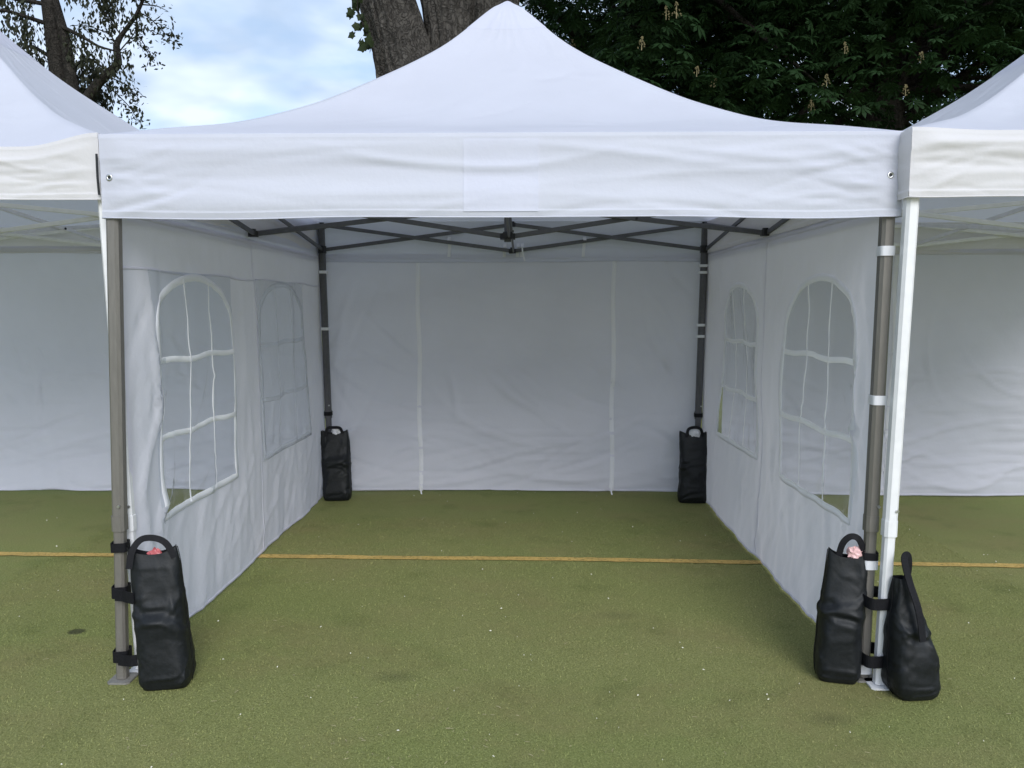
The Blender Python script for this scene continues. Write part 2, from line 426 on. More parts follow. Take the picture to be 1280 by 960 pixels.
# ------------------------------------------------------------------ the ground
def make_ground():
    s = 700
    me = bpy.data.meshes.new('ground')
    me.from_pydata([(-s, -s, 0), (s, -s, 0), (s, s, 0), (-s, s, 0)], [], [(0, 1, 2, 3)])
    tag(link('ground', me, M['turf']), 'worn olive green artificial turf sports court', kind='structure')
    # the painted line across the court
    xs = np.linspace(-14, 14, 500)
    yc = np.interp(xs, [-14, -3, 0, 2.9, 14], [1.56, 1.447, 1.417, 1.347, 1.10]) + 0.004 * np.sin(xs * 3.1) + RNG.normal(0, .0016, 500)
    w = 0.030 + RNG.normal(0, .0022, 500)
    V = np.stack([np.repeat(xs, 2), np.stack([yc - w, yc + w], -1).ravel(), np.full(1000, .005)], -1)
    F = [(2 * i, 2 * i + 2, 2 * i + 3, 2 * i + 1) for i in range(499)]
    tag(link('painted_line', np_mesh('painted_line', V, F, False), M['line']), 'thin worn ochre yellow line painted across the turf', kind='structure')
    # short matted fibres where the turf is near enough to show them
    n = 330000
    x = RNG.uniform(-2.7, 2.7, n); t = RNG.uniform(0, 1, n)
    y = -1.35 + 3.6 * t ** 1.7
    L = RNG.uniform(.005, .012, n); a = RNG.uniform(0, 6.283, n); el = RNG.uniform(.1, .75, n)
    dxy = np.stack([np.cos(a), np.sin(a)], -1); wv = np.stack([-np.sin(a), np.cos(a)], -1) * (RNG.uniform(.0006, .0012, n) * (1 + t))[:, None]
    z0 = np.full(n, .0005)
    base = np.stack([x, y], -1)
    tip = base + dxy * (L * np.cos(el))[:, None]
    V = np.empty((n, 3, 3))
    V[:, 0, :2] = base - wv; V[:, 1, :2] = base + wv; V[:, 2, :2] = tip
    V[:, 0, 2] = V[:, 1, 2] = z0; V[:, 2, 2] = L * np.sin(el)
    o = link('turf_pile', np_mesh('turf_pile', V.reshape(-1, 3), np.arange(3 * n).reshape(-1, 3), False), M['pile'])
    tag(o, 'short matted green fibres of the artificial turf', 'turf', kind='stuff')
    # petals and crumbs
    V = []; F = []
    n = 240
    for i in range(n):
        px = random.uniform(-3.2, 3.2); py = -1.2 + 4.3 * random.random() ** 1.4
        if random.random() < .25: px += random.gauss(0, .05)
        r = random.uniform(.0011, .0029); th = random.uniform(0, 6.28); el = random.uniform(1, 2.6)
        o0 = len(V)
        for k in range(5):
            an = k * 1.2566
            qx, qy = r * el * math.cos(an), r * math.sin(an)
            V.append((px + qx * math.cos(th) - qy * math.sin(th), py + qx * math.sin(th) + qy * math.cos(th), .006 + random.uniform(0, .004)))
        V.append((px, py, .012))
        F += [(o0 + k, o0 + (k + 1) % 5, o0 + 5) for k in range(5)]
    tag(link('fallen_petals', np_mesh('fallen_petals', V, F, False), M['petal']), 'tiny pale petals and crumbs scattered over the turf', 'petals', kind='stuff')
make_ground()

def make_straw():
    V = []; F = []
    for i in range(900):
        px = random.uniform(-2.8, 2.8); py = -1.2 + 3.4 * random.random() ** 1.5
        if random.random() < .4: px, py = random.gauss(-.35, .5), random.gauss(-.75, .3)
        th = random.uniform(0, 6.28); L = random.uniform(.006, .022); w = random.uniform(.0004, .0009); k = random.uniform(-.5, .5)
        o = len(V)
        for q in range(4):
            f = q / 3; a = th + k * f
            x, y = px + L * f * math.cos(a), py + L * f * math.sin(a)
            V += [(x - w * math.sin(a), y + w * math.cos(a), .009), (x + w * math.sin(a), y - w * math.cos(a), .0095)]
        F += [(o + 2 * q, o + 2 * q + 2, o + 2 * q + 3, o + 2 * q + 1) for q in range(3)]
    tag(link('straw_bits', np_mesh('straw_bits', V, F, False), M['straw']), 'thin tan straw bits lying loose on the turf', 'straw', kind='stuff')
make_straw()

# ------------------------------------------------------------------ tents
HIP_S = [0, .10, .26, .44, .607, .80, .90, .955, .985, 1.0]

def roof_mesh(b0, b1, eave, peak, seed, hip_f, sag_edge=0.0, s0=0.0, lift=0.0, nseg=56, ns=70):
    """four-sided sagging roof; b0 half width in x, b1 half depth in y"""
    ss = s0 + (1 - s0) * np.linspace(0, 1, ns) ** 0.9
    u = np.linspace(-1, 1, nseg, endpoint=False)
    ring = [np.stack([u, -np.ones_like(u)], -1), np.stack([np.ones_like(u), u], -1), np.stack([-u, np.ones_like(u)], -1), np.stack([-np.ones_like(u), -u], -1)]
    ring = np.concatenate(ring)                       # square ring, counter-clockwise
    uu = np.concatenate([u, u, u, u]); side = np.repeat(np.arange(4), nseg)
    U, S = np.meshgrid(uu, ss, indexing='ij'); SD = np.repeat(side[:, None], ns, 1)
    tx = np.linspace(-.2, 1, 601); ty = np.interp(np.where(tx < 0, 0, tx), HIP_S, hip_f) - np.where(tx < 0, -tx * .5, 0)
    for _ in range(2):
        kk = np.ones(61) / 61; sm = np.convolve(np.pad(ty, 30, mode='edge'), kk, 'valid'); bl = smoothstep(1.0, .86, tx); ty = ty * (1 - bl) + sm * bl
    hf = np.interp(S, tx, ty)
    k = 1 - S
    rnd = smoothstep(.94, 1.0, S)                      # the peak is round, not square
    nx = ring[:, 0][:, None] * np.ones_like(S); ny = ring[:, 1][:, None] * np.ones_like(S)
    ln = np.sqrt(nx ** 2 + ny ** 2)
    X = k * (nx * (1 - rnd) + rnd * nx / ln * 1.05); Y = k * (ny * (1 - rnd) + rnd * ny / ln * 1.05)
    Z = eave + (peak - eave) * hf
    across = 1 - U ** 2
    Z = Z - 0.020 * across * np.sin(np.pi * np.clip(S, 0, 1)) - sag_edge * smoothstep(0, .35, across) * (1 - S) ** 2.2
    w = np.sin(np.pi * np.clip(S, 0, 1)) ** .6
    for q in range(4):
        msk = SD == q
        a_, c_ = U * k, S
        wr = .0035 * field(a_, c_, seed + q, 1.6, 1.2) + creases(U * 1.4, S * 1.4, seed + 9 + q, 26, (-1.3, 1.3), (.05, 1.3), .6, .9, .5, .018, .009)
        wr += .004 * np.cos(U * 26 + 3 * np.sin(q + U * 5)) * smoothstep(.7, .93, S) * (1 - rnd)
        Z = np.where(msk, Z + wr * w * .8 * (1 - np.abs(U) ** 6 * .6), Z)
    V = np.stack([X * b0, Y * b1, Z + lift], -1).reshape(-1, 3)
    return np_mesh('roof', V, grid_faces(4 * nseg, ns, True), True)

def disp_valence(u, h, seed, half, H, amp):
    """u along, h measured down from the seam (0..H); returns outward push"""
    k = smoothstep(0, .25 * H, h)
    edge = smoothstep(0, .10, half - np.abs(u))
    d = amp * .0040 * field(u, h, seed, .22, 2.6) + amp * .0009 * field(u, h, seed + 1, .8, 5.0)
    d += amp * creases(u, h, seed + 2, 26, (-half, half), (0.02, H * .92), 0, .05, 1.1, .012, .0046)
    d += amp * creases(u, h, seed + 3, 16, (half - .3, half), (0.06, H * .9), 0.1, .16, .3, .009, .0055)
    d += amp * creases(u, h, seed + 4, 16, (-half, -half + .3), (0.06, H * .9), -.1, .16, .3, .009, .0055)
    d = d * k * (.35 + .65 * edge)
    f_ = np.clip(h / H, 0, 1)
    d += .008 * np.sin(np.pi * f_) * edge + amp * .0042 * np.cos(2 * np.pi * (f_ - .22 - .03 * field(u, u * 0, seed + 12, .4, 0)) / .6) * smoothstep(0, .2, f_) * (.75 + .35 * field(u, u * 0, seed + 11, .5, 0)) * edge
    d += .0025 * smoothstep(H - .026, H - .023, h) + .0015 * np.exp(-((h - .014) / .006) ** 2)
    return d

def hang(f, axis, sign, base):
    """maps (u along, z, outward push) to tent space for one side"""
    if axis == 'y': return lambda u, z, d: np.stack([u, np.full_like(u, base) + sign * d, z], -1)
    return lambda u, z, d: np.stack([np.full_like(u, base) + sign * d, u, z], -1)

def make_valence(tent, side, b0, b1, cy, eave, H, m, seed, amp, sag_edge):
    if side in 'fb': half, mp = b0, hang(None, 'y', -1 if side == 'f' else 1, cy + (-b1 if side == 'f' else b1)); off = 0
    else: half, mp = b1, hang(None, 'x', -1 if side == 'l' else 1, -b0 if side == 'l' else b0); off = cy
    nu = 230 if side == 'f' else 120
    us = np.linspace(-half, half, nu)
    hs = np.array(sorted(list(np.linspace(0, H, 30)) + [.008, .016, H - .026, H - .0225]))
    U, Hh = np.meshgrid(us, hs, indexing='ij')
    d = disp_valence(U, Hh, seed, half, H, amp)
    sg = sag_edge * smoothstep(0, .35, 1 - (U / half) ** 2) * (1 - Hh / H)
    sg = sg + .002 * field(U, Hh * 0, seed + 8, .7, 0) * (Hh / H) * smoothstep(0, .2, half - np.abs(U))
    V = mp(U + off, eave - Hh - sg, d).reshape(-1, 3)
    o = link('valence', np_mesh('valence', V, grid_faces(nu, len(hs)), True), m, tent)
    # rolled hem edge
    zb = eave - H - (.002 * field(us, us * 0, seed + 8, .7, 0) * smoothstep(0, .2, half - np.abs(us)))
    pts = mp(us + off, zb, d[:, -1])
    MB().tube(pts[::3].tolist(), .0026, 5).build('hem', m, o, True)
    return o, mp, off

def make_wall_mesh(L0, L1, z0, z1, holes, disp, step=.026):
    pts = []; edges = []
    def loop(poly):
        o = len(pts); pts.extend(poly); n = len(poly)
        edges.extend([(o + i, o + (i + 1) % n) for i in range(n)])
    nu = int((L1 - L0) / step); nz = int((z1 - z0) / step)
    outer = [(L0 + (L1 - L0) * i / nu, z0) for i in range(nu)] + [(L1, z0 + (z1 - z0) * i / nz) for i in range(nz)]
    outer += [(L1 - (L1 - L0) * i / nu, z1) for i in range(nu)] + [(L0, z1 - (z1 - z0) * i / nz) for i in range(nz)]
    loop(outer)
    for h in holes: loop(h)
    for i in range(1, nu):
        for j in range(1, nz):
            p = (L0 + (L1 - L0) * (i + (.5 if j % 2 else 0) * .8) / nu, z0 + (z1 - z0) * j / nz)
            if p[0] >= L1 - .004: continue
            bad = False
            for h in holes:
                if min((p[0] - q[0]) ** 2 + (p[1] - q[1]) ** 2 for q in h) < (step * .4) ** 2: bad = True; break
            if not bad: pts.append(p)
    r = delaunay_2d_cdt([Vector(p) for p in pts], edges, [], 0, 1e-6)
    P = np.array([(v[0], v[1]) for v in r[0]]); T = np.array([t for t in r[2]])
    C = P[T].mean(1); keep = np.ones(len(T), bool)
    for h in holes: keep &= ~inside(C, np.array(h))
    T = T[keep]
    return P, T

def inside(C, poly):
    x, y = C[:, 0], C[:, 1]; o = np.zeros(len(C), bool); n = len(poly)
    for i in range(n):
        (x1, y1), (x2, y2) = poly[i], poly[(i + 1) % n]
        if y1 == y2: continue
        c = ((y1 > y) != (y2 > y)) & (x < (x2 - x1) * (y - y1) / (y2 - y1) + x1)
        o ^= c
    return o

def arch_poly(a, b, z0, zs, zt, n=26, m=14):
    p = [(a + (b - a) * i / m, z0) for i in range(m)]
    p += [(b, z0 + (zs - z0) * i / m) for i in range(m)]
    c, r = (a + b) / 2, (b - a) / 2
    p += [(c + r * math.cos(math.pi * i / n), zs + (zt - zs) * math.sin(math.pi * i / n) ** .9) for i in range(n)]
    p += [(a, zs - (zs - z0) * i / m) for i in range(m)]
    return p

def strip_on(path, w, mp, disp, lift, name, m, parent, closed=False, th=.0015):
    """a flat tape sewn along a path in wall space, following the wall's folds"""
    P = np.array(path, float); n = len(P)
    if closed: T = np.roll(P, -1, 0) - np.roll(P, 1, 0)
    else: T = np.gradient(P, axis=0)
    T /= np.linalg.norm(T, axis=1)[:, None] + 1e-9
    Nn = np.stack([-T[:, 1], T[:, 0]], -1)
    rows = []
    for s, l in ((-.5, lift - th), (-.47, lift), (0, lift + th * .15), (.47, lift), (.5, lift - th)):
        Q = P + Nn * w * s
        rows.append(mp(Q[:, 0], Q[:, 1], disp(Q[:, 0], Q[:, 1]) + l))
    V = np.stack(rows, 1).reshape(-1, 3)
    return link(name, np_mesh(name, V, grid_faces(n, 5, closed), True), m, parent)

WIN = dict(z0=.575, zs=1.37, zt=1.612)

def side_wall(tent, X, sgn, y0, y1, z0, z1, windows, seed, m, rect_panes, covered=()):
    """wall in the plane x = X; sgn = +1 when the inside faces +x"""
    def disp(u, z):
        k = smoothstep(0, .12, u - y0) * smoothstep(0, .10, y1 - u)
        top = smoothstep(0, .25, z1 - z)
        d = .010 * field(u, z, seed, .45, .45) + .0035 * field(u, z, seed + 1, 2.6, .8) + .0012 * field(u, z, seed + 6, 6, 2)
        d += creases(u, z, seed + 2, 46, (y0, y1), (z0, .65), 1.0 if sgn > 0 else 2.1, .40, .42, .012, .0095)
        d += creases(u, z, seed + 3, 34, (y0, y1), (.6, z1), 1.45, .5, .5, .012, .0075)
        d += creases(u, z, seed + 5, 18, (y0, y0 + .3), (.3, 1.6), 1.35, .25, .4, .012, .014)
        d += creases(u, z, seed + 4, 5, (y0, y1), (z0, z1), 0.02, .02, 2.6, .007, .006)
        low = smoothstep(.5, .0, z - z0)
        d += low * .005 * field(u, z, seed + 7, .8, .3)
        return d * (.25 + .75 * k) * (.3 + .7 * top)
    mp = lambda u, z, d: np.stack([X + sgn * np.asarray(d), np.asarray(u, float), np.asarray(z, float)], -1)
    holes = [arch_poly(a, b, WIN['z0'], WIN['zs'], WIN['zt']) for a, b in windows]
    P, T = make_wall_mesh(y0, y1, z0, z1, holes, disp)
    if sgn > 0: pass
    V = mp(P[:, 0], P[:, 1], disp(P[:, 0], P[:, 1]))
    w = link('side_wall', np_mesh('side_wall', V, T, True), m, tent)
    for wi, ((a, b), hole) in enumerate(zip(windows, holes)):
        under = wi in covered            # this window is filmed over: its bars hardly show
        # pane
        if rect_panes: pa, pb, pz0, pz1 = a - .03, b + .03, WIN['z0'] - .02, WIN['zt'] + .02
        else: pa, pb, pz0, pz1 = a - .015, b + .015, WIN['z0'] - .012, WIN['zt'] + .012
        pdisp = lambda u, z: disp(u, z) + .0009 * field(u, z, seed + 31, 2.5, 1.2) + creases(u, z, seed + 32, 16, (pa, pb), (pz0, pz0 + .4), 1.2, .9, .3, .020, .0014)
        if rect_panes:
            uu = np.linspace(pa, pb, 44); zz = np.linspace(pz0, pz1, 56)
            U, Z = np.meshgrid(uu, zz, indexing='ij')
            V = mp(U, Z, pdisp(U, Z) + .004).reshape(-1, 3)
            link('window_pane', np_mesh('window_pane', V, grid_faces(44, 56), True), M['milky' if under else 'pane'], w)
        else:
            big = arch_poly(pa, pb, pz0, WIN['zs'], pz1)
            xs = [q[0] for q in big]
            Pp, Tp = make_wall_mesh_poly(big, .02)
            V = mp(Pp[:, 0], Pp[:, 1], pdisp(Pp[:, 0], Pp[:, 1]) - .004)
            link('window_pane', np_mesh('window_pane', V, Tp, True), M['pane'], w)
        lift = .0075 if rect_panes else .003; tm = M['milky'] if under else M['tape']
        strip_on(hole, .034, mp, disp, lift, 'window_trim', tm, w, True)
        # glazing bars of tape
        for z in (1.245, .915):
            path = [(a + (b - a) * i / 24, z + .006 * math.sin(i * .5 + a)) for i in range(25)]
            strip_on(path, .027, mp, pdisp, .0085 if rect_panes else .002, 'window_bar', tm, w)
        for fr in (1 / 3, 2 / 3):
            c, r = (a + b) / 2, (b - a) / 2
            uu = a + (b - a) * fr
            zt = WIN['zs'] + (WIN['zt'] - WIN['zs']) * math.sqrt(max(0, 1 - ((uu - c) / r) ** 2)) ** .9
            path = [(uu + .006 * math.sin(i * .7 + fr * 9) * (i / 40), WIN['z0'] + (zt - WIN['z0']) * i / 40) for i in range(41)]
            strip_on(path, .010, mp, pdisp, .0105 if rect_panes else .0035, 'window_bar', tm, w)
    # hems: bottom edge, top edge and sewn seams
    for z, ww in ((z0 + .008, .016), (z1 - .012, .024)):
        strip_on([(y0 + .004 + (y1 - y0 - .008) * i / 70, z) for i in range(71)], ww, mp, disp, .002, 'hem', m, w)
    for u in ((y0 + y1) / 2,):
        strip_on([(u, z0 + .02 + (z1 - z0 - .05) * i / 50) for i in range(51)], .014, mp, disp, .0012, 'seam', m, w)
    if rect_panes:
        strip_on([(y0 + .01 + (y1 - y0 - .02) * i / 70, 1.628 + .006 * math.sin(i * .35)) for i in range(71)], .012, mp, disp, .0015, 'seam', m, w)
    return w

def make_wall_mesh_poly(poly, step):
    pts = list(poly); n = len(poly); edges = [(i, (i + 1) % n) for i in range(n)]
    A = np.array(poly); x0, z0 = A.min(0); x1, z1 = A.max(0)
    gx, gz = np.meshgrid(np.arange(x0 + step, x1, step), np.arange(z0 + step, z1, step), indexing='ij')
    G = np.stack([gx.ravel(), gz.ravel()], -1)
    G = G[inside(G, A)]
    G = G[[np.min(np.sum((A - g) ** 2, 1)) > (step * .4) ** 2 for g in G]]
    pts += [tuple(g) for g in G]
    r = delaunay_2d_cdt([Vector(p) for p in pts], edges, [], 0, 1e-6)
    P = np.array([(v[0], v[1]) for v in r[0]]); T = np.array([t for t in r[2]])
    return P, T[inside(P[T].mean(1), A)]

def back_wall(tent, Y, x0, x1, z0, z1, seed, m, zips, label=None):
    def disp(u, z):
        k = smoothstep(0, .12, u - x0) * smoothstep(0, .12, x1 - u)
        top = smoothstep(0, .25, z1 - z)
        d = .012 * field(u, z, seed, .3, .35) + .006 * field(u, z, seed + 1, .7, 1.6) + .001 * field(u, z, seed + 6, 4, 4)
        d += creases(u, z, seed + 2, 34, (x0, x1), (z0, .55), 0.05, .25, .8, .013, .018)
        d += creases(u, z, seed + 3, 22, (x0, x1), (.5, 1.2), -.6, .5, .5, .013, .016)
        d += creases(u, z, seed + 4, 7, (x0, x1), (.3, 1.25), 0.0, .012, 1.6, .008, .011)
        d += creases(u, z, seed + 5, 12, (x0, x0 + .35), (.4, z1), 1.2, .3, .6, .016, .008)
        d += creases(u, z, seed + 7, 12, (x1 - .35, x1), (.4, z1), 1.9, .3, .6, .016, .008)
        low = smoothstep(.45, .0, z - z0)
        d += low * .02 * field(u, z, seed + 8, .5, .6)
        for zx in zips:
            d -= .006 * np.exp(-((u - zx) / .02) ** 2)
        return d * (.25 + .75 * k) * (.3 + .7 * top)
    mp = lambda u, z, d: np.stack([np.asarray(u, float), Y - np.asarray(d), np.asarray(z, float) + 0 * np.asarray(u)], -1)
    nu, nz = int((x1 - x0) / .02), int((z1 - z0) / .02)
    U, Z = np.meshgrid(np.linspace(x0, x1, nu), np.linspace(z0, z1, nz), indexing='ij')
    Zs = Z + .008 * field(U, U * 0, seed + 40, .5, 0) * smoothstep(.4, 0, Z - z0)
    V = mp(U, Zs, disp(U, Z)).reshape(-1, 3)
    w = link('back_wall', np_mesh('back_wall', V, grid_faces(nu, nz), True), m, tent)
    if label: w['label'] = label
    for z, ww in ((z0 + .008, .016), (z1 - .02, .04)):
        P = [(x0 + .004 + (x1 - x0 - .008) * i / 90, z) for i in range(91)]
        arr = np.array(P); zz = arr[:, 1] + .008 * field(arr[:, 0], arr[:, 0] * 0, seed + 40, .5, 0) * smoothstep(.4, 0, arr[:, 1] - z0)
        strip_on(list(zip(arr[:, 0], zz)), ww, mp, disp, .002, 'hem', m, w)
    for zx in zips:
        zp = strip_on([(zx + .006 * math.sin(i * .22), z0 + .004 + (z1 - z0 - .05) * i / 60) for i in range(61)], .034, mp, disp, .003, 'zip_strip', M['tape'], w)
        p = mp(np.array([zx]), np.array([z0]), disp(np.array([zx]), np.array([z0])) + .008)[0]
        MB().ribbon([p + np.array([0, 0, .03]), p + np.array([.002, -.004, 0]), p + np.array([.008, -.01, -.022])], (1, 0, 0), .011, .003).build('zip_pull', M['tape'], w)
    return w

def make_leg(tent, top, base, m, width, joint, foot_m, cap=False):
    top, base = Vector(top), Vector(base)
    j = base.lerp(top, joint / top.z)
    leg = MB().prism(j, top, width, width, .22).build('leg', m, tent)
    inner = MB().prism(base + Vector((0, 0, .01)), j + (top - j) * .05, width * .86, width * .86, .2).build('inner_leg', m, leg)
    c = j
    MB().prism(c - Vector((0, 0, .012)), c + Vector((0, 0, .05)), width * 1.07, width * 1.07, .2).build('collar', m, leg)
    MB().disc(c + Vector((width * .3, -width * .55, .09)), (0, -1, 0), .006, .006, 10).build('lock_button', M['steel'], leg)
    f = MB().box((base.x, base.y, .004), (width * 1.9, width * 1.9, .007), .12)
    f.build('foot_plate', foot_m, leg)
    return leg

def scissor(tent, A, B, lo0, lo1, up0, up1, m, w, th, mid=True):
    """two crossing bars between the verticals at A and B"""
    A, B = Vector((*A, 0)), Vector((*B, 0)); d = (B - A).normalized(); n = Vector((-d.y, d.x, 0))
    for (za, zb, s) in ((lo0, up1, 1), (up0, lo1, -1)):
        p = Vector((A.x, A.y, za)) + n * s * th * .62 + d * .012; q = Vector((B.x, B.y, zb)) + n * s * th * .62 - d * .012
        bar = MB().prism(p, q, th, w, .2).build('truss_bar', m, tent)
        if s == 1 and mid:
            c = (p + q) / 2
            MB().disc(c + n * th * .55, n, .008, .006, 8).build('pivot_bolt', M['black'], bar)

def bracket(tent, c, sz, m):
    b = MB(); b.box(c, sz, .2)
    b.box((c[0], c[1], c[2] + sz[2] * .55), (sz[0] * .62, sz[1] * .62, sz[2] * .5), .25)
    b.build('bracket', m, tent)

def make_tent(name, label, loc, P):
    t = empty(name, loc)
    tag(t, label, 'tent', 'row of white pop up tents')
    a, D = P['a'], P['D']                      # leg half spacing, depth; local y = 0 at the front legs
    b0, b1, cy = P['b'], D / 2 + P['over'], D / 2
    eave, peak, H = P['eave'], P['peak'], P['val']
    fm, bm, lm, w = P['fab'], P['bar'], P['leg'], P['w']
    lo, up = P['lo'], P['up']
    # roof and valances
    me = roof_mesh(b0, b1, eave, peak, P['seed'], P['hip'], P['sag'])
    for v in me.vertices: v.co.y += cy
    roof = link('roof', me, M['white'], t)
    me = roof_mesh(b0, b1, eave, peak, P['seed'], P['hip'], P['sag'], .86, .002, 40, 26)
    for v in me.vertices: v.co.y += cy
    link('peak_cap', me, M['white'], roof)
    for k, s in enumerate('frbl'):
        o, mp, off = make_valence(t, s, b0, b1, cy, eave + .003, H, fm, P['seed'] + 20 + 7 * k, P['amp'] if s == 'f' else P['amp'] * .4, P['sag'])
        if s == 'f' and P.get('grommets'):
            for x in (-b0 + .035, b0 - .047):
                p = mp(np.array([x]), np.array([eave - .155]), disp_valence(np.array([x]), np.array([.154]), P['seed'] + 20, b0, H, P['amp']) + .001)[0]
                MB().disc(p, (0, -1, 0), .0125, .003, 20, .0055).build('grommet', M['steel'], o, True)
                MB().disc(p + np.array([0, .0005, 0]), (0, -1, 0), .006, .0015, 14).build('grommet_hole', M['black'], o)
            # clear name pocket sewn on the valance
            x0, x1, h0, h1 = -.126, .148, .022, .283
            us = np.linspace(x0, x1, 34); hs = np.linspace(h0, h1, 24)
            U, Hh = np.meshgrid(us, hs, indexing='ij')
            e = smoothstep(0, .012, np.minimum(np.minimum(U - x0, x1 - U), np.minimum(Hh - h0, h1 - Hh)))
            V = mp(U, eave - Hh, disp_valence(U, Hh, P['seed'] + 20, b0, H, P['amp']) + .0012 + .0012 * (1 - e) + .001).reshape(-1, 3)
            link('name_pocket', np_mesh('name_pocket', V, grid_faces(34, 24), True), fm, o)
    # legs
    for (x, y), (bx, by) in zip(((-a, 0), (a, 0), (-a, D), (a, D)), P['base']):
        make_leg(t, (x, y, up + .01), (bx, by, 0), lm if y == 0 else P['leg_back'], w, P['joint'], P['foot'])
        lg = [(x, y)]
    # sliders and brackets
    for x in (-a, a):
        for y in (0, D):
            bracket(t, (x * (a - .006) / a, y + (.006 if y == 0 else -.006), lo), (w * 1.16, w * 1.16, .055), M['black'])
            bracket(t, (x * (a - .008) / a, y + (.008 if y == 0 else -.008), up - .01), (w * 1.12, w * 1.12, .035), M['black'])
    mids = [((0, 0), (-a, 0), (a, 0)), ((0, D), (-a, D), (a, D)), ((-a, cy), (-a, 0), (-a, D)), ((a, cy), (a, 0), (a, D))]
    th, bw = P['bth'], P['bw']
    for (mx, my), p, q in mids:
        bracket(t, (mx, my, lo - .012), (.05, .05, .034), M['black'])
        bracket(t, (mx, my, up), (.05, .05, .03), M['black'])
        scissor(t, p, (mx, my), lo, lo - .01, up, up, bm, bw, th)
        scissor(t, (mx, my), q, lo - .01, lo, up, up, bm, bw, th)
        scissor(t, (mx, my), (0, cy), lo - .012, P['clo'], up, P['cup'], bm, bw, th)
    MB().prism((0, cy, P['clo'] - .03), (0, cy, peak - .085), .038, .038, .25).build('centre_pole', bm, t)
    bracket(t, (0, cy, P['clo']), (.085, .085, .032), M['black'])
    bracket(t, (0, cy, P['cup']), (.085, .085, .03), M['black'])
    MB().disc((0, cy, peak - .115), (0, 0, 1), .055, .022, 18).build('pole_cap', M['black'], t)
    return t

def strap_loop(tent, c, sx, sy, h, m, name='strap', label=None, tail=None):
    """a band wrapped round an upright at c"""
    b = MB(); pts = []
    n = 20
    for k in range(n + 1):
        an = 2 * math.pi * k / n
        ex = lambda v: math.copysign(abs(v) ** .45, v)
        pts.append((c[0] + sx * ex(math.cos(an)), c[1] + sy * ex(math.sin(an)), c[2]))
    b.ribbon(pts, (0, 0, 1), h, .0025)
    if tail: b.ribbon(tail, (0, 0, 1), h, .0025)
    return b.build(name, m, tent)

HIP_MAIN = [0, .055, .125, .275, .455, .685, .865, .955, .99, 1.0]
D = 2.90
main = make_tent('canopy_tent', 'open fronted white pop up tent with dark grey frame and arched window walls', (0, 0, 0),
    dict(a=1.447, D=D, b=1.480, over=.034, eave=2.112, peak=3.138, val=.305, fab=M['white'], bar=M['charcoal'], leg=M['greyleg'], leg_back=M['charcoal'],  # back legs: same metal as the front, shade painted in by a darker colour
         w=.047, lo=1.898, up=2.082, clo=1.868, cup=2.045, joint=.62, foot=M['footplate'], seed=100, hip=HIP_MAIN, sag=0.0, amp=1.0, bth=.014, bw=.027, grommets=True,
         base=((-1.50, -.04), (1.457, .030), (-1.42, D), (1.425, D))))
WL, WR = -1.468, 1.468
side_wall(main, WL, 1, .03, D + .03, .018, 1.855, [(.265, 1.075), (1.52, 2.42)], 300, M['wall'], True, (1,))
side_wall(main, WR, -1, .03, D + .03, .009, 1.865, [(.25, 1.12), (1.59, 2.45)], 340, M['wall'], False)
back_wall(main, D + .045, -1.462, 1.462, .022, 1.868, 380, M['wall'], (-.722, .775))
# white fastening straps
for (x, z, dz) in ((-1.447, 1.73, .022), (-1.443, 1.30, .022), (1.449, 1.775, .02), (1.447, 1.725, .02), (1.441, 1.33, .02), (1.440, 1.245, .02)):
    strap_loop(main, (x * .994, D, z), .031, .031, dz, M['tape'])
for (x, y, z) in ((1.449, .004, 1.686), (1.452, .013, 1.125), (1.455, .023, .475), (1.4565, .029, .045)):
    strap_loop(main, (x, y, z), .027, .027, .036, M['tape'])
for x in (-.475, -.055, .045, .075, .545):
    z1_ = 1.965 if abs(x) > .2 else 1.915
    MB().ribbon([(x, D - .028, z1_), (x, D + .004, z1_ + .028), (x, D + .03, z1_), (x - .008, D + .03, 1.845)], (1, 0, 0), .024, .002).build('hanging_loop', M['tape'], main)
MB().ribbon([(x_, D - .03, 1.915) if i == 0 else (x_, D - .03 - .002 * i, 1.915 - .035 * i) for i, x_ in enumerate((.075, .078, .086, .095))], (1, 0, 0), .012, .002).build('hanging_loop', M['tape'], main)

HIP_N = [0, .06, .16, .32, .49, .70, .85, .94, .985, 1.0]
tl = make_tent('canopy_tent', 'white framed pop up tent cut off at the left edge of the photo', (-2.985, .03, 0),
    dict(a=1.474, D=D - .03, b=1.492, over=.045, eave=2.122, peak=3.12, val=.245, fab=M['cream'], bar=M['whiteleg'], leg=M['whiteleg'], leg_back=M['whiteleg'],
         w=.040, lo=1.93, up=2.085, clo=1.90, cup=2.06, joint=.60, foot=M['whiteleg'], seed=500, hip=HIP_N, sag=.05, amp=.65, bth=.013, bw=.026,
         base=((-1.47, 0), (1.515, .012), (-1.455, D - .03), (1.455, D - .03))))
back_wall(tl, D + .015, -1.45, 1.50, .024, 1.93, 560, M['wall'], ())
tr = make_tent('canopy_tent', 'white framed pop up tent cut off at the right edge of the photo', (2.965, -.075, 0),
    dict(a=1.467, D=D + .07, b=1.500, over=.040, eave=2.108, peak=2.95, val=.243, fab=M['cream'], bar=M['whiteleg'], leg=M['whiteleg'], leg_back=M['whiteleg'],
         w=.046, lo=1.93, up=2.075, clo=1.90, cup=2.055, joint=.62, foot=M['whiteleg'], seed=600, hip=HIP_N, sag=.012, amp=.65, bth=.013, bw=.026,
         base=((-1.472, .045), (1.47, 0), (-1.455, D + .07), (1.455, D + .07))))
back_wall(tr, D + .115, -1.34, 1.45, .012, 1.90, 660, M['wall'], (-.06,))
MB().ribbon([(1.4905, -.058, 2.045), (1.4905, -.060, 1.96), (1.492, -.058, 1.895)], (1, 0, 0), .007, .004).build('hook_strip', M['black'], tl)

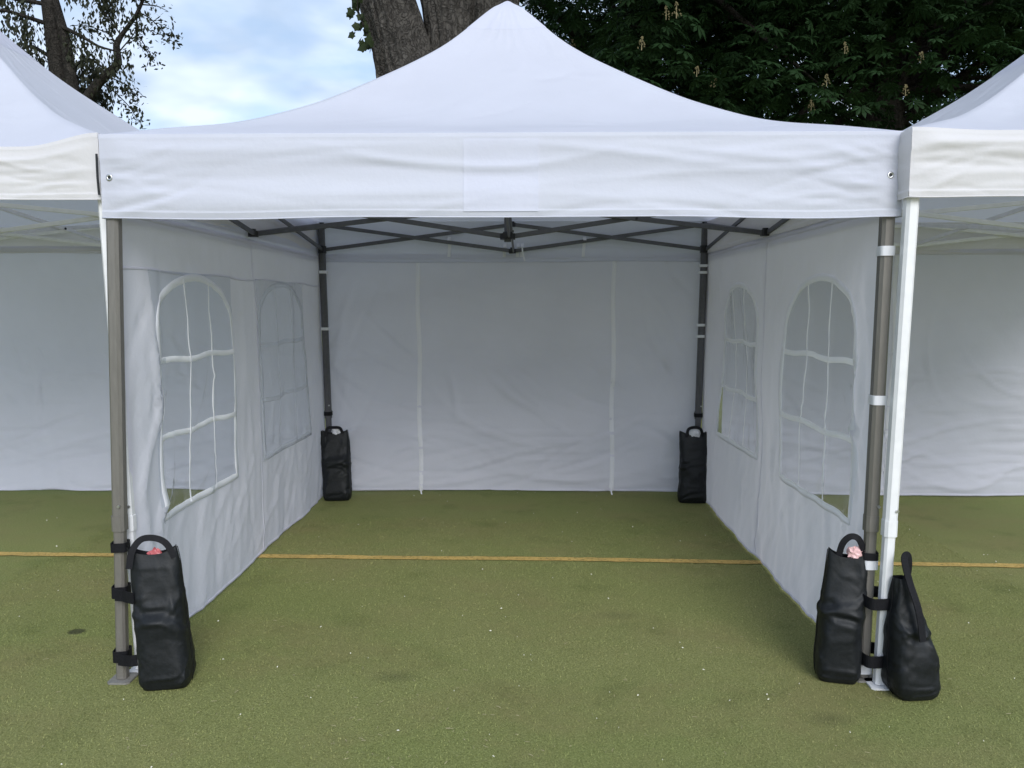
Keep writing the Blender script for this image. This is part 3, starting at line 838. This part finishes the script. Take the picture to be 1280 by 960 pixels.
# ------------------------------------------------------------------ weight bags
def weight_bag(label, loc, rz, H, wprof, dprof, lean, seed, handle, straps, film=None, twist=0.0, dip=.03):
    t = empty('weight_bag', loc); t.rotation_euler.z = rz
    tag(t, label, 'weight bag', 'black weight bags strapped to the tent legs')
    nr, na = 84, 110
    zs = np.linspace(0, 1, nr); an = np.linspace(0, 2 * np.pi, na, endpoint=False)
    A, Zf = np.meshgrid(an, zs, indexing='ij')
    W = np.interp(Zf, *zip(*wprof)) / 2; Dp = np.interp(Zf, *zip(*dprof)) / 2
    ex = 0.55 + .35 * (1 - smoothstep(.0, .12, Zf)) * 0
    c, s = np.cos(A), np.sin(A)
    p = .60 - .22 * smoothstep(.35, .0, Zf)
    X = W * np.sign(c) * np.abs(c) ** p; Y = Dp * np.sign(s) * np.abs(s) ** p
    arc = A * .1
    dsp = creases(c * .16, Zf * H, seed, 26, (-.16, .16), (.03, H * .95), .1, .6, .14, .014, .0026)
    dsp += creases(c * .16, Zf * H, seed + 1, 9, (-.1, .1), (H * .50, H * .62), .0, .20, .22, .012, .008) * (s < 0.2)
    dsp += creases(c * .16, Zf * H, seed + 2, 7, (-.1, .1), (.0, H * .14), .2, .3, .16, .008, .004)
    dsp += creases(c * .16, Zf * H, seed + 5, 70, (-.16, .16), (.0, H), .3, .9, .09, .007, .0009) * np.where(s < .3, 1, .4)
    dsp += 0.0022 * field(c * .16, s * .1 + Zf * H, seed + 3, 4, 4)
    bot = smoothstep(0, .05, Zf)
    nx, ny = c, s
    X = X + nx * dsp * bot; Y = Y + ny * dsp * bot
    Z = Zf * H + dip * smoothstep(.8, 1, Zf) * (np.abs(c) ** 1.5 - .5)
    Z = np.where(Zf < .04, Z * 1.0, Z)
    X = X * (.93 + .07 * bot); Y = Y * (.90 + .10 * bot)
    X = X + lean[0] * Zf ** 1.3; Y = Y + lean[1] * Zf ** 1.3
    V = np.stack([X, Y, Z + .004], -1).reshape(-1, 3)
    F = grid_faces(na, nr, True).tolist()
    V = V.tolist()
    F.append([k * nr for k in range(na)][::-1])
    me = bpy.data.meshes.new('bag_body'); me.from_pydata(V, [], F)
    for q in me.polygons: q.use_smooth = True
    body = link('bag_body', me, M['bag'], t)
    # inner lining a little way down the mouth
    k0 = nr - 1
    ring = np.array([V[i * nr + k0] for i in range(na)]); low = ring * np.array([1, 1, 1]); low[:, 2] -= .05
    cen = ring.mean(0); low[:, :2] = cen[:2] + (low[:, :2] - cen[:2]) * .8
    VV = np.concatenate([ring, low]).tolist()
    FF = [(i, (i + 1) % na, na + (i + 1) % na, na + i) for i in range(na)] + [tuple(range(na, 2 * na))]
    me = bpy.data.meshes.new('mouth_lining'); me.from_pydata(VV, [], FF)
    link('mouth_lining', me, M['webbing'], body)
    # side seam piping
    for sg in (0, na // 2):
        pts = [(V[sg * nr + k][0] + (.003 if sg == 0 else -.003), V[sg * nr + k][1], V[sg * nr + k][2]) for k in range(0, nr, 2)]
        MB().tube(pts, .0016, 5).build('seam_piping', M['webbing'], body, True)
    # handle
    pts, w = handle
    sm = []
    P_ = [Vector(q) for q in pts]
    for i in range(len(P_) - 1):
        p0 = P_[max(i - 1, 0)]; p1 = P_[i]; p2 = P_[i + 1]; p3 = P_[min(i + 2, len(P_) - 1)]
        for k in range(6):
            u = k / 6
            sm.append(.5 * ((2 * p1) + (p2 - p0) * u + (2 * p0 - 5 * p1 + 4 * p2 - p3) * u * u + (3 * p1 - p0 - 3 * p2 + p3) * u ** 3))
    sm.append(P_[-1])
    wd = []
    for i in range(len(sm)):
        d = (sm[min(i + 1, len(sm) - 1)] - sm[max(i - 1, 0)]).normalized()
        nn = Vector((.15, -1, .35)).normalized()
        wd.append(d.cross(nn).normalized())
    MB().ribbon(sm, wd, w, .004).build('handle', M['webbing'], t)
    for st in straps:
        b = MB(); h = st.get('h', .045)
        if 'ring' in st:
            cx, cy_, cz, sx, sy = st['ring']; pts = []
            wx, wy = cx - loc[0], cy_ - loc[1]; cx, cy_ = wx * math.cos(rz) + wy * math.sin(rz), -wx * math.sin(rz) + wy * math.cos(rz)
            ex_ = lambda v: math.copysign(abs(v) ** .4, v)
            for k in range(25):
                a_ = 2 * math.pi * k / 24
                pts.append((cx + sx * ex_(math.cos(a_)), cy_ + sy * ex_(math.sin(a_)), cz))
            b.ribbon(pts, (0, 0, 1), h, .003)
        if 'path' in st: b.ribbon(st['path'], (0, 0, 1), h, .003)
        b.build('strap', M['webbing'], t)
    if film:
        cpt, r, m = film
        rr = np.random.default_rng(seed + 50); b = MB(); n = 12
        V = []; nu = 14; nv = 9
        for i in range(nu):
            for j in range(nv):
                th, ph = 2 * math.pi * i / nu, math.pi * j / (nv - 1)
                q = r * (1 + rr.uniform(-.28, .28))
                V.append((cpt[0] + q * math.sin(ph) * math.cos(th) * 1.2, cpt[1] + q * math.sin(ph) * math.sin(th) * .7, cpt[2] + q * 1.15 * math.cos(ph)))
        me = bpy.data.meshes.new('inner_bag'); me.from_pydata(V, [], grid_faces(nu, nv, True).tolist())
        link('inner_bag', me, m, t)
    return t

def leg_at(top, base, z):
    f = z / 2.09
    return (base[0] + (top[0] - base[0]) * f, base[1] + (top[1] - base[1]) * f, z)
FLG = lambda z: leg_at((-1.447, 0), (-1.50, -.04), z)
FRG = lambda z: leg_at((1.447, 0), (1.457, .030), z)
FRB = lambda z: tuple((p + q) / 2 for p, q in zip(FRG(z), leg_at((1.498, -.075), (1.493, -.03), z)))
BLG = lambda z: leg_at((-1.447, D), (-1.42, D), z)
BRG = lambda z: leg_at((1.447, D), (1.425, D), z)
# front left
weight_bag('black bag on the front left leg, red plastic peeking from its mouth', (-1.306, -.060, 0), R(10), .535,
    [(0, .180), (.08, .19), (.3, .188), (.6, .182), (.85, .178), (1, .182)], [(0, .15), (.10, .175), (.45, .165), (.7, .10), (1, .045)],
    (-.042, .02), 21, ([(-.115, -.03, .48), (-.105, -.015, .545), (-.075, .0, .585), (-.025, .0, .588), (.015, .0, .565), (.045, -.005, .51)], .024),
    [dict(ring=(*FLG(.365), .029, .029), path=[(-.185, .01, .365), (-.155, .0, .365), (-.13, -.02, .365), (-.10, -.04, .365)]),
     dict(ring=(*FLG(.105), .029, .029), path=[(-.185, .005, .105), (-.155, -.008, .105), (-.13, -.02, .107), (-.105, -.02, .11)]),
     dict(ring=(*FLG(.545), .029, .029), h=.036)],
    ((-.035, .018, .512), .024, M['pink']))
# front right, inside
weight_bag('black bag on the inner side of the front right leg beside the window wall', (1.350, .035, 0), R(-12), .51,
    [(0, .150), (.1, .168), (.3, .168), (.6, .158), (.85, .146), (1, .142)], [(0, .14), (.12, .17), (.45, .16), (.7, .10), (1, .05)],
    (.026, .01), 31, ([(-.010, .0, .485), (.002, -.005, .55), (.03, -.005, .582), (.06, -.005, .575), (.082, 0, .53)], .024),
    [dict(ring=(*FRG(.51), .029, .029), h=.028)],
    ((.05, .0, .512), .024, M['palepink']))
# front right, outside, strapped round both legs
weight_bag('slumped black bag on the outer side of the front right legs, nearest the right edge', (1.584, -.095, 0), R(6), .455,
    [(0, .148), (.1, .172), (.32, .170), (.55, .146), (.75, .108), (.9, .072), (1, .05)], [(0, .13), (.12, .17), (.4, .16), (.7, .10), (1, .04)],
    (-.050, .02), 44, ([(-.022, -.088, .25), (-.032, -.068, .36), (-.050, -.03, .46), (-.058, -.005, .535), (-.035, .01, .545), (-.028, .012, .50), (-.03, .02, .44)], .028),
    [dict(ring=(*FRB(.345), .056, .066), path=[(-.07, .03, .345), (-.05, .0, .345)]),
     dict(ring=(*FRB(.110), .054, .062), path=[(-.08, .02, .11), (-.06, 0, .11)], h=.048)], None, dip=.0)
# back left and back right
weight_bag('black bag in the back left corner of the open tent', (-1.335, 2.755, 0), R(4), .52,
    [(0, .20), (.1, .21), (.3, .205), (.55, .205), (.75, .215), (1, .205)], [(0, .12), (.12, .15), (.45, .14), (.7, .10), (1, .05)],
    (-.02, .03), 55, ([(-.075, -.02, .50), (-.065, .0, .55), (-.02, .0, .558), (.03, 0, .552), (.05, .0, .51)], .022),
    [dict(ring=(*BLG(.34), .029, .029)), dict(ring=(*BLG(.645), .029, .029), h=.03)],
    ((.0, .02, .525), .032, M['tape']))
weight_bag('black bag in the back right corner of the open tent', (1.365, 2.735, 0), R(-3), .52,
    [(0, .215), (.1, .205), (.3, .195), (.55, .195), (.75, .20), (1, .20)], [(0, .12), (.12, .15), (.45, .14), (.7, .10), (1, .05)],
    (.005, .03), 66, ([(-.055, -.02, .50), (-.04, .0, .555), (.01, .0, .57), (.05, 0, .555), (.068, .0, .50)], .022),
    [dict(ring=(*BRG(.34), .029, .029)), dict(ring=(*BRG(.64), .029, .029), h=.03)],
    ((.012, .02, .52), .034, M['tape']))

# ------------------------------------------------------------------ trees
def tube_np(path, radii, n, rough=0.0, seed=0, flute=0.0):
    pts = np.array(path, float); m = len(pts)
    r = np.random.default_rng(seed)
    V = np.zeros((m, n, 3)); an = np.linspace(0, 2 * np.pi, n, endpoint=False)
    ph = r.uniform(0, 6.28, 6)
    for i in range(m):
        d = pts[min(i + 1, m - 1)] - pts[max(i - 1, 0)]; d /= np.linalg.norm(d) + 1e-9
        a = np.cross(d, [0.2, 1, 0.05]); a /= np.linalg.norm(a) + 1e-9; b = np.cross(d, a)
        f = 1 + flute * (np.sin(5 * an + ph[0] + i * .06) * .5 + np.sin(3 * an + ph[1] - i * .03) * .6 + np.sin(9 * an + ph[2] + i * .09) * .3)
        if rough: f = f + rough * field(an * 2.4, np.full_like(an, i * .12), seed + 3, 1.6, .5) * .5 + rough * .5 * np.abs(field(an * 6, np.full_like(an, i * .2), seed + 4, 1.5, .35))
        V[i] = pts[i] + (np.outer(np.cos(an), a) + np.outer(np.sin(an), b)) * (radii[i] * f)[:, None]
    i, k = np.meshgrid(np.arange(m - 1), np.arange(n), indexing='ij'); k2 = (k + 1) % n
    F = np.stack([i * n + k, i * n + k2, (i + 1) * n + k2, (i + 1) * n + k], -1).reshape(-1, 4)
    return V.reshape(-1, 3), F

def spline(pts, n):
    pts = np.array(pts, float); t = np.linspace(0, 1, len(pts)); s = np.linspace(0, 1, n)
    o = np.stack([np.interp(s, t, pts[:, k]) for k in range(pts.shape[1])], -1)
    for _ in range(max(1, n // (3 * len(pts)))):
        q = o.copy(); q[1:-1] = (o[:-2] + 2 * o[1:-1] + o[2:]) / 4; o = q
    return o

def merge(parts):
    Vs, Fs, o = [], [], 0
    for V, F in parts: Vs.append(V); Fs.append(np.asarray(F) + o); o += len(V)
    return np.concatenate(Vs), np.concatenate(Fs)

def palmate(nl=7, L=1.0, droop=.28):
    V, F = [], []
    for k in range(nl):
        a = (k - (nl - 1) / 2) * (4.1 / (nl - 1)); l = L * (1 - .11 * abs(k - (nl - 1) / 2) ** 1.25)
        d = np.array([math.cos(a), math.sin(a), 0]); s = np.array([-math.sin(a), math.cos(a), 0])
        w = l * .17
        pts = [d * .03 * l, d * .62 * l + np.array([0, 0, .02 - droop * .25 * l]), d * l + np.array([0, 0, -droop * l]),
               d * .64 * l + s * w + np.array([0, 0, -.05 * l - droop * .25 * l]), d * .64 * l - s * w + np.array([0, 0, -.05 * l - droop * .25 * l])]
        o = len(V); V += pts
        F += [(o, o + 4, o + 1), (o, o + 1, o + 3), (o + 1, o + 2, o + 3), (o + 1, o + 4, o + 2)]
    return np.array(V), np.array(F)

PV, PF = palmate()

def rot_mats(yaw, pitch, roll):
    cy, sy = np.cos(yaw), np.sin(yaw); cp, sp = np.cos(pitch), np.sin(pitch); cr, sr = np.cos(roll), np.sin(roll)
    Rz = np.zeros((len(yaw), 3, 3)); Rz[:, 0, 0] = cy; Rz[:, 0, 1] = -sy; Rz[:, 1, 0] = sy; Rz[:, 1, 1] = cy; Rz[:, 2, 2] = 1
    Ry = np.zeros_like(Rz); Ry[:, 0, 0] = cp; Ry[:, 0, 2] = sp; Ry[:, 1, 1] = 1; Ry[:, 2, 0] = -sp; Ry[:, 2, 2] = cp
    Rx = np.zeros_like(Rz); Rx[:, 0, 0] = 1; Rx[:, 1, 1] = cr; Rx[:, 1, 2] = -sr; Rx[:, 2, 1] = sr; Rx[:, 2, 2] = cr
    return Rz @ Ry @ Rx

def scatter(tv, tf, pos, Rm, size):
    V = np.einsum('nij,vj->nvi', Rm, tv) * size[:, None, None] + pos[:, None, :]
    F = tf[None] + (np.arange(len(pos)) * len(tv))[:, None, None]
    return V.reshape(-1, 3), F.reshape(-1, 3)

leaf_mesh = np_mesh('leaf', PV, PF, False); leaf_mesh.materials.append(M['leaf'])

def crown_leaves(tips, per, spread, size, seed):
    r = np.random.default_rng(seed)
    n = len(tips) * per
    c = np.repeat(np.array(tips), per, 0)
    a = r.uniform(0, 2 * np.pi, n); rad = spread * np.sqrt(r.uniform(0, 1, n))
    off = np.stack([rad * np.cos(a), rad * np.sin(a), r.normal(0, spread * .20, n) - .55 * rad * rad / spread], -1)
    pos = c + off
    Rm = rot_mats(a + r.normal(0, .5, n), r.normal(.35, .25, n), r.normal(0, .3, n))
    return pos, Rm, size * r.uniform(.65, 1.25, n)

CAMP = np.array(cam.location)
def in_view(pos, lo=-.02):
    """which points the photograph could show above the tent roofs"""
    d = pos - CAMP
    return (np.abs(d[:, 0] / d[:, 1]) < .72) & (d[:, 2] / d[:, 1] < .43) & (d[:, 2] / d[:, 1] > .22)

def flower_spike(tree, p, h, seed):
    r = np.random.default_rng(seed); b = MB()
    b.tube([p, p + np.array([0, 0, h])], [.006, .003], 5)
    for k in range(26):
        f = r.uniform(.12, 1) ; rr = h * .30 * (1 - f) + .008; a = r.uniform(0, 6.28); q = p + np.array([rr * math.cos(a), rr * math.sin(a), f * h])
        s = r.uniform(.006, .0115)
        b.add([q + np.array(v) * s for v in ((1, 0, 0), (0, 1, 0), (-1, 0, 0), (0, -1, 0), (0, 0, 1), (0, 0, -1))],
              [(0, 1, 4), (1, 2, 4), (2, 3, 4), (3, 0, 4), (1, 0, 5), (2, 1, 5), (3, 2, 5), (0, 3, 5)])
    b.build('flower_spike', M['blossom'], tree)

def chestnut(label, loc, trunk_r, trunk_h, blobs, ntips, per, seed, nleaf=0, nspike=0, spread=.55, size=.21, bark='darkbark', trunk_paths=None, cutbox=None):
    """blobs: ellipsoids (centre, radii) that hold the leaf sprays, in tree space"""
    t = empty('chestnut_tree', loc)
    tag(t, label, 'tree', 'chestnut trees behind the tents')
    r = np.random.default_rng(seed); parts = []
    if trunk_paths is None:
        trunk_paths = [([(0, 0, -.05), (.05, 0, trunk_h * .5), (0, .1, trunk_h)], [trunk_r * 1.35, trunk_r, trunk_r * .75])]
    for k, (path, rad) in enumerate(trunk_paths):
        n = 130 if bark == 'bark' else 40
        P_ = spline(path, n); rr = np.interp(np.linspace(0, 1, n), np.linspace(0, 1, len(rad)), rad)
        parts.append(tube_np(P_, rr, 150 if bark == 'bark' else 40, .07, seed + k * 5, .05))
    V, F = merge(parts)
    link('trunk', np_mesh('trunk', V, F, True), M[bark], t)
    # tips, then limbs towards groups of them
    vol = np.array([b[1][0] * b[1][1] * b[1][2] for b in blobs]); vol = vol / vol.sum(); tips = []
    while len(tips) < ntips:
        c, rd = blobs[r.choice(len(blobs), p=vol)]
        q = r.normal(0, 1, 3); q /= np.linalg.norm(q); q *= r.uniform(.12, 1) ** (1 / 2.4)
        p = np.array(c) + q * np.array(rd)
        if p[2] + loc[2] < 2.5: continue
        if cutbox and cutbox(p + np.array(loc)): continue
        tips.append(p)
    tips = np.array(tips)
    limbs = []
    tops = [np.array(p[0][-1]) for p in trunk_paths]
    for k in range(26):
        q = tips[r.integers(len(tips))]; s0 = tops[r.integers(len(tops))] * np.array([1, 1, r.uniform(.72, 1)])
        mid = (s0 + q) / 2 + np.array([0, 0, .1 * np.linalg.norm(q - s0)]) + r.normal(0, .15, 3)
        if cutbox and (cutbox(mid + np.array(loc)) or cutbox(q * .5 + mid * .5 + np.array(loc))): continue
        P_ = spline([s0, mid, q], 14)
        limbs.append(tube_np(P_, np.linspace(trunk_r * .22, .012, 14), 8))
    V, F = merge(limbs)
    link('limbs', np_mesh('limbs', V, F, True), M['darkbark'], t)
    pos, Rm, sz = crown_leaves(tips, per, spread, size, seed + 1)
    wp = pos + np.array(loc)
    keep = np.ones(len(pos), bool)
    if cutbox: keep &= ~np.array([cutbox(q) for q in wp])
    pos, Rm, sz, wp = pos[keep], Rm[keep], sz[keep], wp[keep]
    single = np.zeros(len(pos), bool)
    if nleaf:
        iv = np.where(in_view(wp))[0]; dist = np.linalg.norm(wp[iv] - CAMP, axis=1)
        single[iv[np.argsort(dist)[:nleaf]]] = True
    V, F = scatter(PV, PF, pos[~single], Rm[~single], sz[~single])
    crown = link('crown', np_mesh('crown', V, F, False), M['leaf'], t)
    for i in np.where(single)[0]:
        o = link('leaf', leaf_mesh, None, crown)
        mt = np.eye(4); mt[:3, :3] = Rm[i] * sz[i]; mt[:3, 3] = pos[i]
        o.matrix_local = Matrix(mt.tolist())
    if nspike:
        iv = np.where(in_view(wp))[0]; dist = np.linalg.norm(wp[iv] - CAMP, axis=1)
        near = iv[np.argsort(dist)[:max(nspike * 14, 1)]]
        for k, i in enumerate(r.choice(near, nspike, replace=False)):
            flower_spike(t, pos[i] + np.array([0, -.06, .02]), r.uniform(.11, .17), seed + 200 + k)
    return t

def clear_sky(p):
    """keep the open sky left of the big trunk and the space over the tents free"""
    d = p - CAMP
    if d[1] <= .1: return p[2] < 6.0
    u, v = d[0] / d[1], d[2] / d[1]
    if v > .52: return False
    if u < -.16 and v < .52: return True
    if p[1] < 4.6 and v < .52: return True
    return False

big = chestnut('huge twin stemmed grey barked tree rising behind the open tent', (-.55, 5.35, 0), .5, 5.2,
    [((.6, .4, 8.2), (4.2, 3.4, 2.0)), ((.9, -2.0, 8.7), (4.0, 2.2, 1.4)), ((3.2, 2.0, 5.6), (2.6, 2.0, 2.0))], 430, 16, 71, 60, 5, .6, .175, 'bark',
    [([(-.12, 0, -.1), (-.22, 0, 2.2), (-.42, -.02, 3.3), (-.645, -.12, 4.2), (-.90, -.12, 5.0), (-1.1, .1, 6.6), (-1.2, .3, 8)], [1.0, .64, .40, .268, .265, .25, .2]),
     ([(.0, -.05, -.1), (-.08, -.05, 2.2), (-.10, .05, 3.4), (-.165, .02, 4.3), (-.27, .05, 5.2), (-.1, .2, 6.6), (.1, .3, 8.4)], [1.0, .55, .31, .23, .26, .25, .2]),
     ([(.2, .1, -.1), (.22, .1, 2.2), (.26, .2, 3.4), (.29, .22, 4.3), (.31, .22, 5.2), (.7, .3, 6.6), (1.1, .4, 8.0)], [1.0, .55, .34, .255, .26, .26, .2])],
    clear_sky)
chestnut('dense dark chestnut tree with a thick trunk behind the right tent', (5.55, 9.2, 0), .36, 5.5,
    [((-.6, -1.0, 5.2), (3.9, 2.6, 2.5)), ((.5, 0, 7.6), (4.2, 3.4, 2.4))], 620, 19, 72, 110, 8, .58, .165, 'darkbark', None, clear_sky)
chestnut('dark chestnut tree seen between the big trunk and the right tent', (2.2, 10.6, 0), .3, 5.0,
    [((.2, -.6, 5.0), (3.3, 2.4, 2.4)), ((.2, 0, 7.6), (3.6, 3.0, 2.2))], 430, 18, 73, 70, 6, .58, .165, 'darkbark', None, clear_sky)
chestnut('shadowy tree farthest right behind the right tent', (10.6, 12.0, 0), .34, 5.5,
    [((0, 0, 5.6), (3.6, 3.0, 3.0)), ((0, 0, 8.2), (3.8, 3.2, 2.2))], 330, 15, 74, 0, 0, .66, .23, 'darkbark', None, clear_sky)
chestnut('tree deep in shade behind the other chestnuts', (5.2, 16.5, 0), .36, 6,
    [((0, 0, 6.2), (6.0, 3.0, 3.4)), ((0, 0, 9.0), (5.5, 3.2, 2.4))], 250, 13, 75, 0, 0, .75, .27, 'darkbark', None, clear_sky)

# leaves that stand out along the left edge of the big trunk
ivy_me = None
def lobed_leaf():
    pr = [(0, 0), (.22, .18), (.18, .42), (.40, .40), (.62, .52), (.70, .30), (1.0, 0), (.70, -.30), (.62, -.5), (.40, -.40), (.18, -.42), (.22, -.18)]
    V = [(x, y, -.12 * abs(y) - .1 * x * x) for x, y in pr] + [(.45, 0, .02)]
    F = [(i, (i + 1) % 12, 12) for i in range(12)]
    return np_mesh('leaf', V, F, False)
ivy_me = lobed_leaf(); ivy_me.materials.append(M['ivy'])
rr = np.random.default_rng(5)
tw = [(-.66, -.42, 3.6), (-.84, -.44, 3.9), (-.93, -.44, 4.15), (-1.02, -.44, 4.4), (-1.0, -.42, 4.7)]
MB().tube(tw, [.012, .01, .009, .008, .006], 6).build('twig', M['darkbark'], big)
for k in range(30):
    f = rr.choice([rr.uniform(.38, .60), rr.uniform(.66, .92)]); i = f * (len(tw) - 1); j = int(min(i, len(tw) - 2)); p = np.array(tw[j]) * (1 - (i - j)) + np.array(tw[j + 1]) * (i - j)
    o = link('leaf', ivy_me, None, big)
    o.location = p + rr.normal(0, .04, 3); s = rr.uniform(.07, .13); o.scale = (s, s, s)
    o.rotation_euler = (R(-65) + rr.normal(0, .4), rr.normal(.6, .5), R(180) + rr.normal(0, .8))

def weeping_tree():
    t = empty('weeping_tree', (-7.3, 9.0, 0))
    tag(t, 'dark tree with hanging foliage behind the left tent', 'tree')
    r = np.random.default_rng(91)
    parts = []
    for path, rad in (([(.30, 0, -.1), (.29, 0, 3), (.25, 0, 4.9), (.15, 0, 6.1), (.05, 0, 9)], [.22, .16, .115, .10, .06]),
                      ([(.32, .1, 1.0), (.58, .0, 3.6), (.50, -.05, 4.6), (.38, 0, 5.5), (.20, 0, 6.3)], [.14, .10, .085, .075, .05])):
        P_ = spline(path, 40); parts.append(tube_np(P_, np.interp(np.linspace(0, 1, 40), np.linspace(0, 1, len(rad)), rad), 20, .05, 92, .04))
    V, F = merge(parts); link('trunk', np_mesh('trunk', V, F, True), M['darkbark'], t)
    # limbs with curtains of hanging twigs
    limbs = []; lp = []; la = []
    limb_paths = [[(.2, 0, 6.0), (-.6, -.3, 6.05), (-1.5, -.5, 5.7)], [(.2, 0, 6.8), (-.7, .2, 6.7), (-1.7, .3, 6.3)], [(.2, 0, 5.7), (-.3, -.4, 5.8), (-.9, -.7, 5.5)],
                  [(.2, 0, 5.75), (.7, -.15, 5.5), (1.0, -.2, 5.32), (1.45, -.25, 5.2)], [(.2, 0, 6.5), (.7, .1, 6.45), (1.1, .2, 6.15)], [(.2, 0, 7.2), (.8, .1, 7.0), (1.5, .2, 6.6)],
                  [(.2, 0, 5.2), (-.3, .2, 5.5), (-1.0, .4, 5.2)], [(.3, 0, 5.0), (.6, .2, 5.3), (.95, .3, 5.05)], [(.2, 0, 6.3), (-.9, -.1, 6.5), (-2.0, 0, 6.2)], [(.4, 0, 4.6), (.6, .3, 4.9), (.8, .4, 4.75)]]
    for path in limb_paths:
        P_ = spline(path, 18); limbs.append(tube_np(P_, np.linspace(.035, .008, 18), 6))
        for k in range(27):
            p = P_[int(r.uniform(3, 17.9))] + r.normal(0, .05, 3)
            Lh = r.uniform(.2, .75); n = int(Lh * 46)
            for q in range(n):
                f = q / n
                lp.append(p + np.array([r.normal(0, .035), r.normal(0, .035), -f * Lh])); la.append((r.uniform(0, 6.28), r.normal(1.15, .3)))
    # the crooked branch that reaches to the right with loose leaves
    br = [(.60, 0, 4.55), (.86, -.02, 4.86), (1.20, -.05, 5.11), (1.18, -.05, 5.40), (1.24, 0, 5.55), (1.48, 0, 5.83), (1.62, 0, 6.1), (1.75, 0, 6.5)]
    P_ = spline(br, 50); limbs.append(tube_np(P_, np.interp(np.linspace(0, 1, 50), [0, .35, .6, 1], [.085, .055, .032, .018]), 8))
    tw_ = [[(1.18, 0, 5.3), (1.5, -.1, 5.55), (1.55, -.1, 5.75)], [(1.50, 0, 5.86), (1.47, 0, 5.6), (1.6, 0, 5.4), (1.72, 0, 5.2)], [(1.5, 0, 5.9), (1.7, 0, 5.8), (1.88, .05, 5.6), (1.98, .05, 5.52)],
           [(1.24, 0, 5.55), (1.02, -.1, 5.9), (.95, -.1, 6.2)], [(1.55, 0, 6.0), (1.8, 0, 5.98), (1.97, 0, 5.9)], [(1.62, 0, 6.1), (1.45, .1, 6.25)],
           [(.86, 0, 4.86), (1.1, .0, 4.72), (1.3, .05, 4.5), (1.42, .05, 4.28)], [(1.0, 0, 4.95), (1.25, .1, 4.85), (1.4, .1, 4.65)], [(1.18, 0, 5.4), (1.0, .1, 5.62), (.72, .1, 5.72), (.55, .1, 5.75)]]
    for k, path in enumerate(tw_):
        P2 = spline(path, 14); limbs.append(tube_np(P2, np.linspace(.012, .004, 14), 5))
        for q in range(120 if k not in (4,) else 26):
            j = min(13, int(14 * r.uniform(.15, 1) ** .7)); p = P2[j]
            lp.append(p + r.normal(0, .075, 3)); la.append((r.uniform(0, 6.28), r.normal(.5, .6)))
    V, F = merge(limbs); link('limbs', np_mesh('limbs', V, F, True), M['darkbark'], t)
    lv = np.array([(0, 0, 0), (.45, .24, -.03), (1, 0, -.06), (.45, -.24, -.03)]); lf = np.array([(0, 1, 2), (0, 2, 3)])
    lp = np.array(lp); la = np.array(la)
    Rm = rot_mats(la[:, 0], la[:, 1], r.normal(0, .6, len(lp)))
    V, F = scatter(lv, lf, lp, Rm, r.uniform(.05, .105, len(lp)))
    link('crown', np_mesh('crown', V, F, False), M['leaf2'], t)
weeping_tree()

def far_wood():
    """a low belt of trees far off round the court, only a dark mass at that distance"""
    r = np.random.default_rng(17); n = 16000
    a = r.uniform(R(-115), R(115), n); d = r.uniform(62, 82, n)
    top = 7 + 2.5 * np.sin(a * 9) + 1.6 * np.sin(a * 23 + 1) + 1.0 * np.sin(a * 51 + 2)
    z = top * r.uniform(0, 1, n) ** .8
    pos = np.stack([d * np.sin(a), d * np.cos(a), z + .2], -1)
    lv = np.array([(-.5, -.35, 0), (.1, -.6, .1), (.6, 0, -.1), (.2, .55, .1), (-.5, .4, 0)]); lf = np.array([(0, 1, 2), (0, 2, 3), (0, 3, 4)])
    Rm = rot_mats(r.uniform(0, 6.28, n), r.normal(.5, .6, n), r.normal(0, .6, n))
    V, F = scatter(lv, lf, pos, Rm, r.uniform(.8, 1.9, n))
    tag(link('far_wood', np_mesh('far_wood', V, F, False), M['leaf2']), 'distant belt of dark trees beyond the sports court', 'wood', kind='stuff')
far_wood()
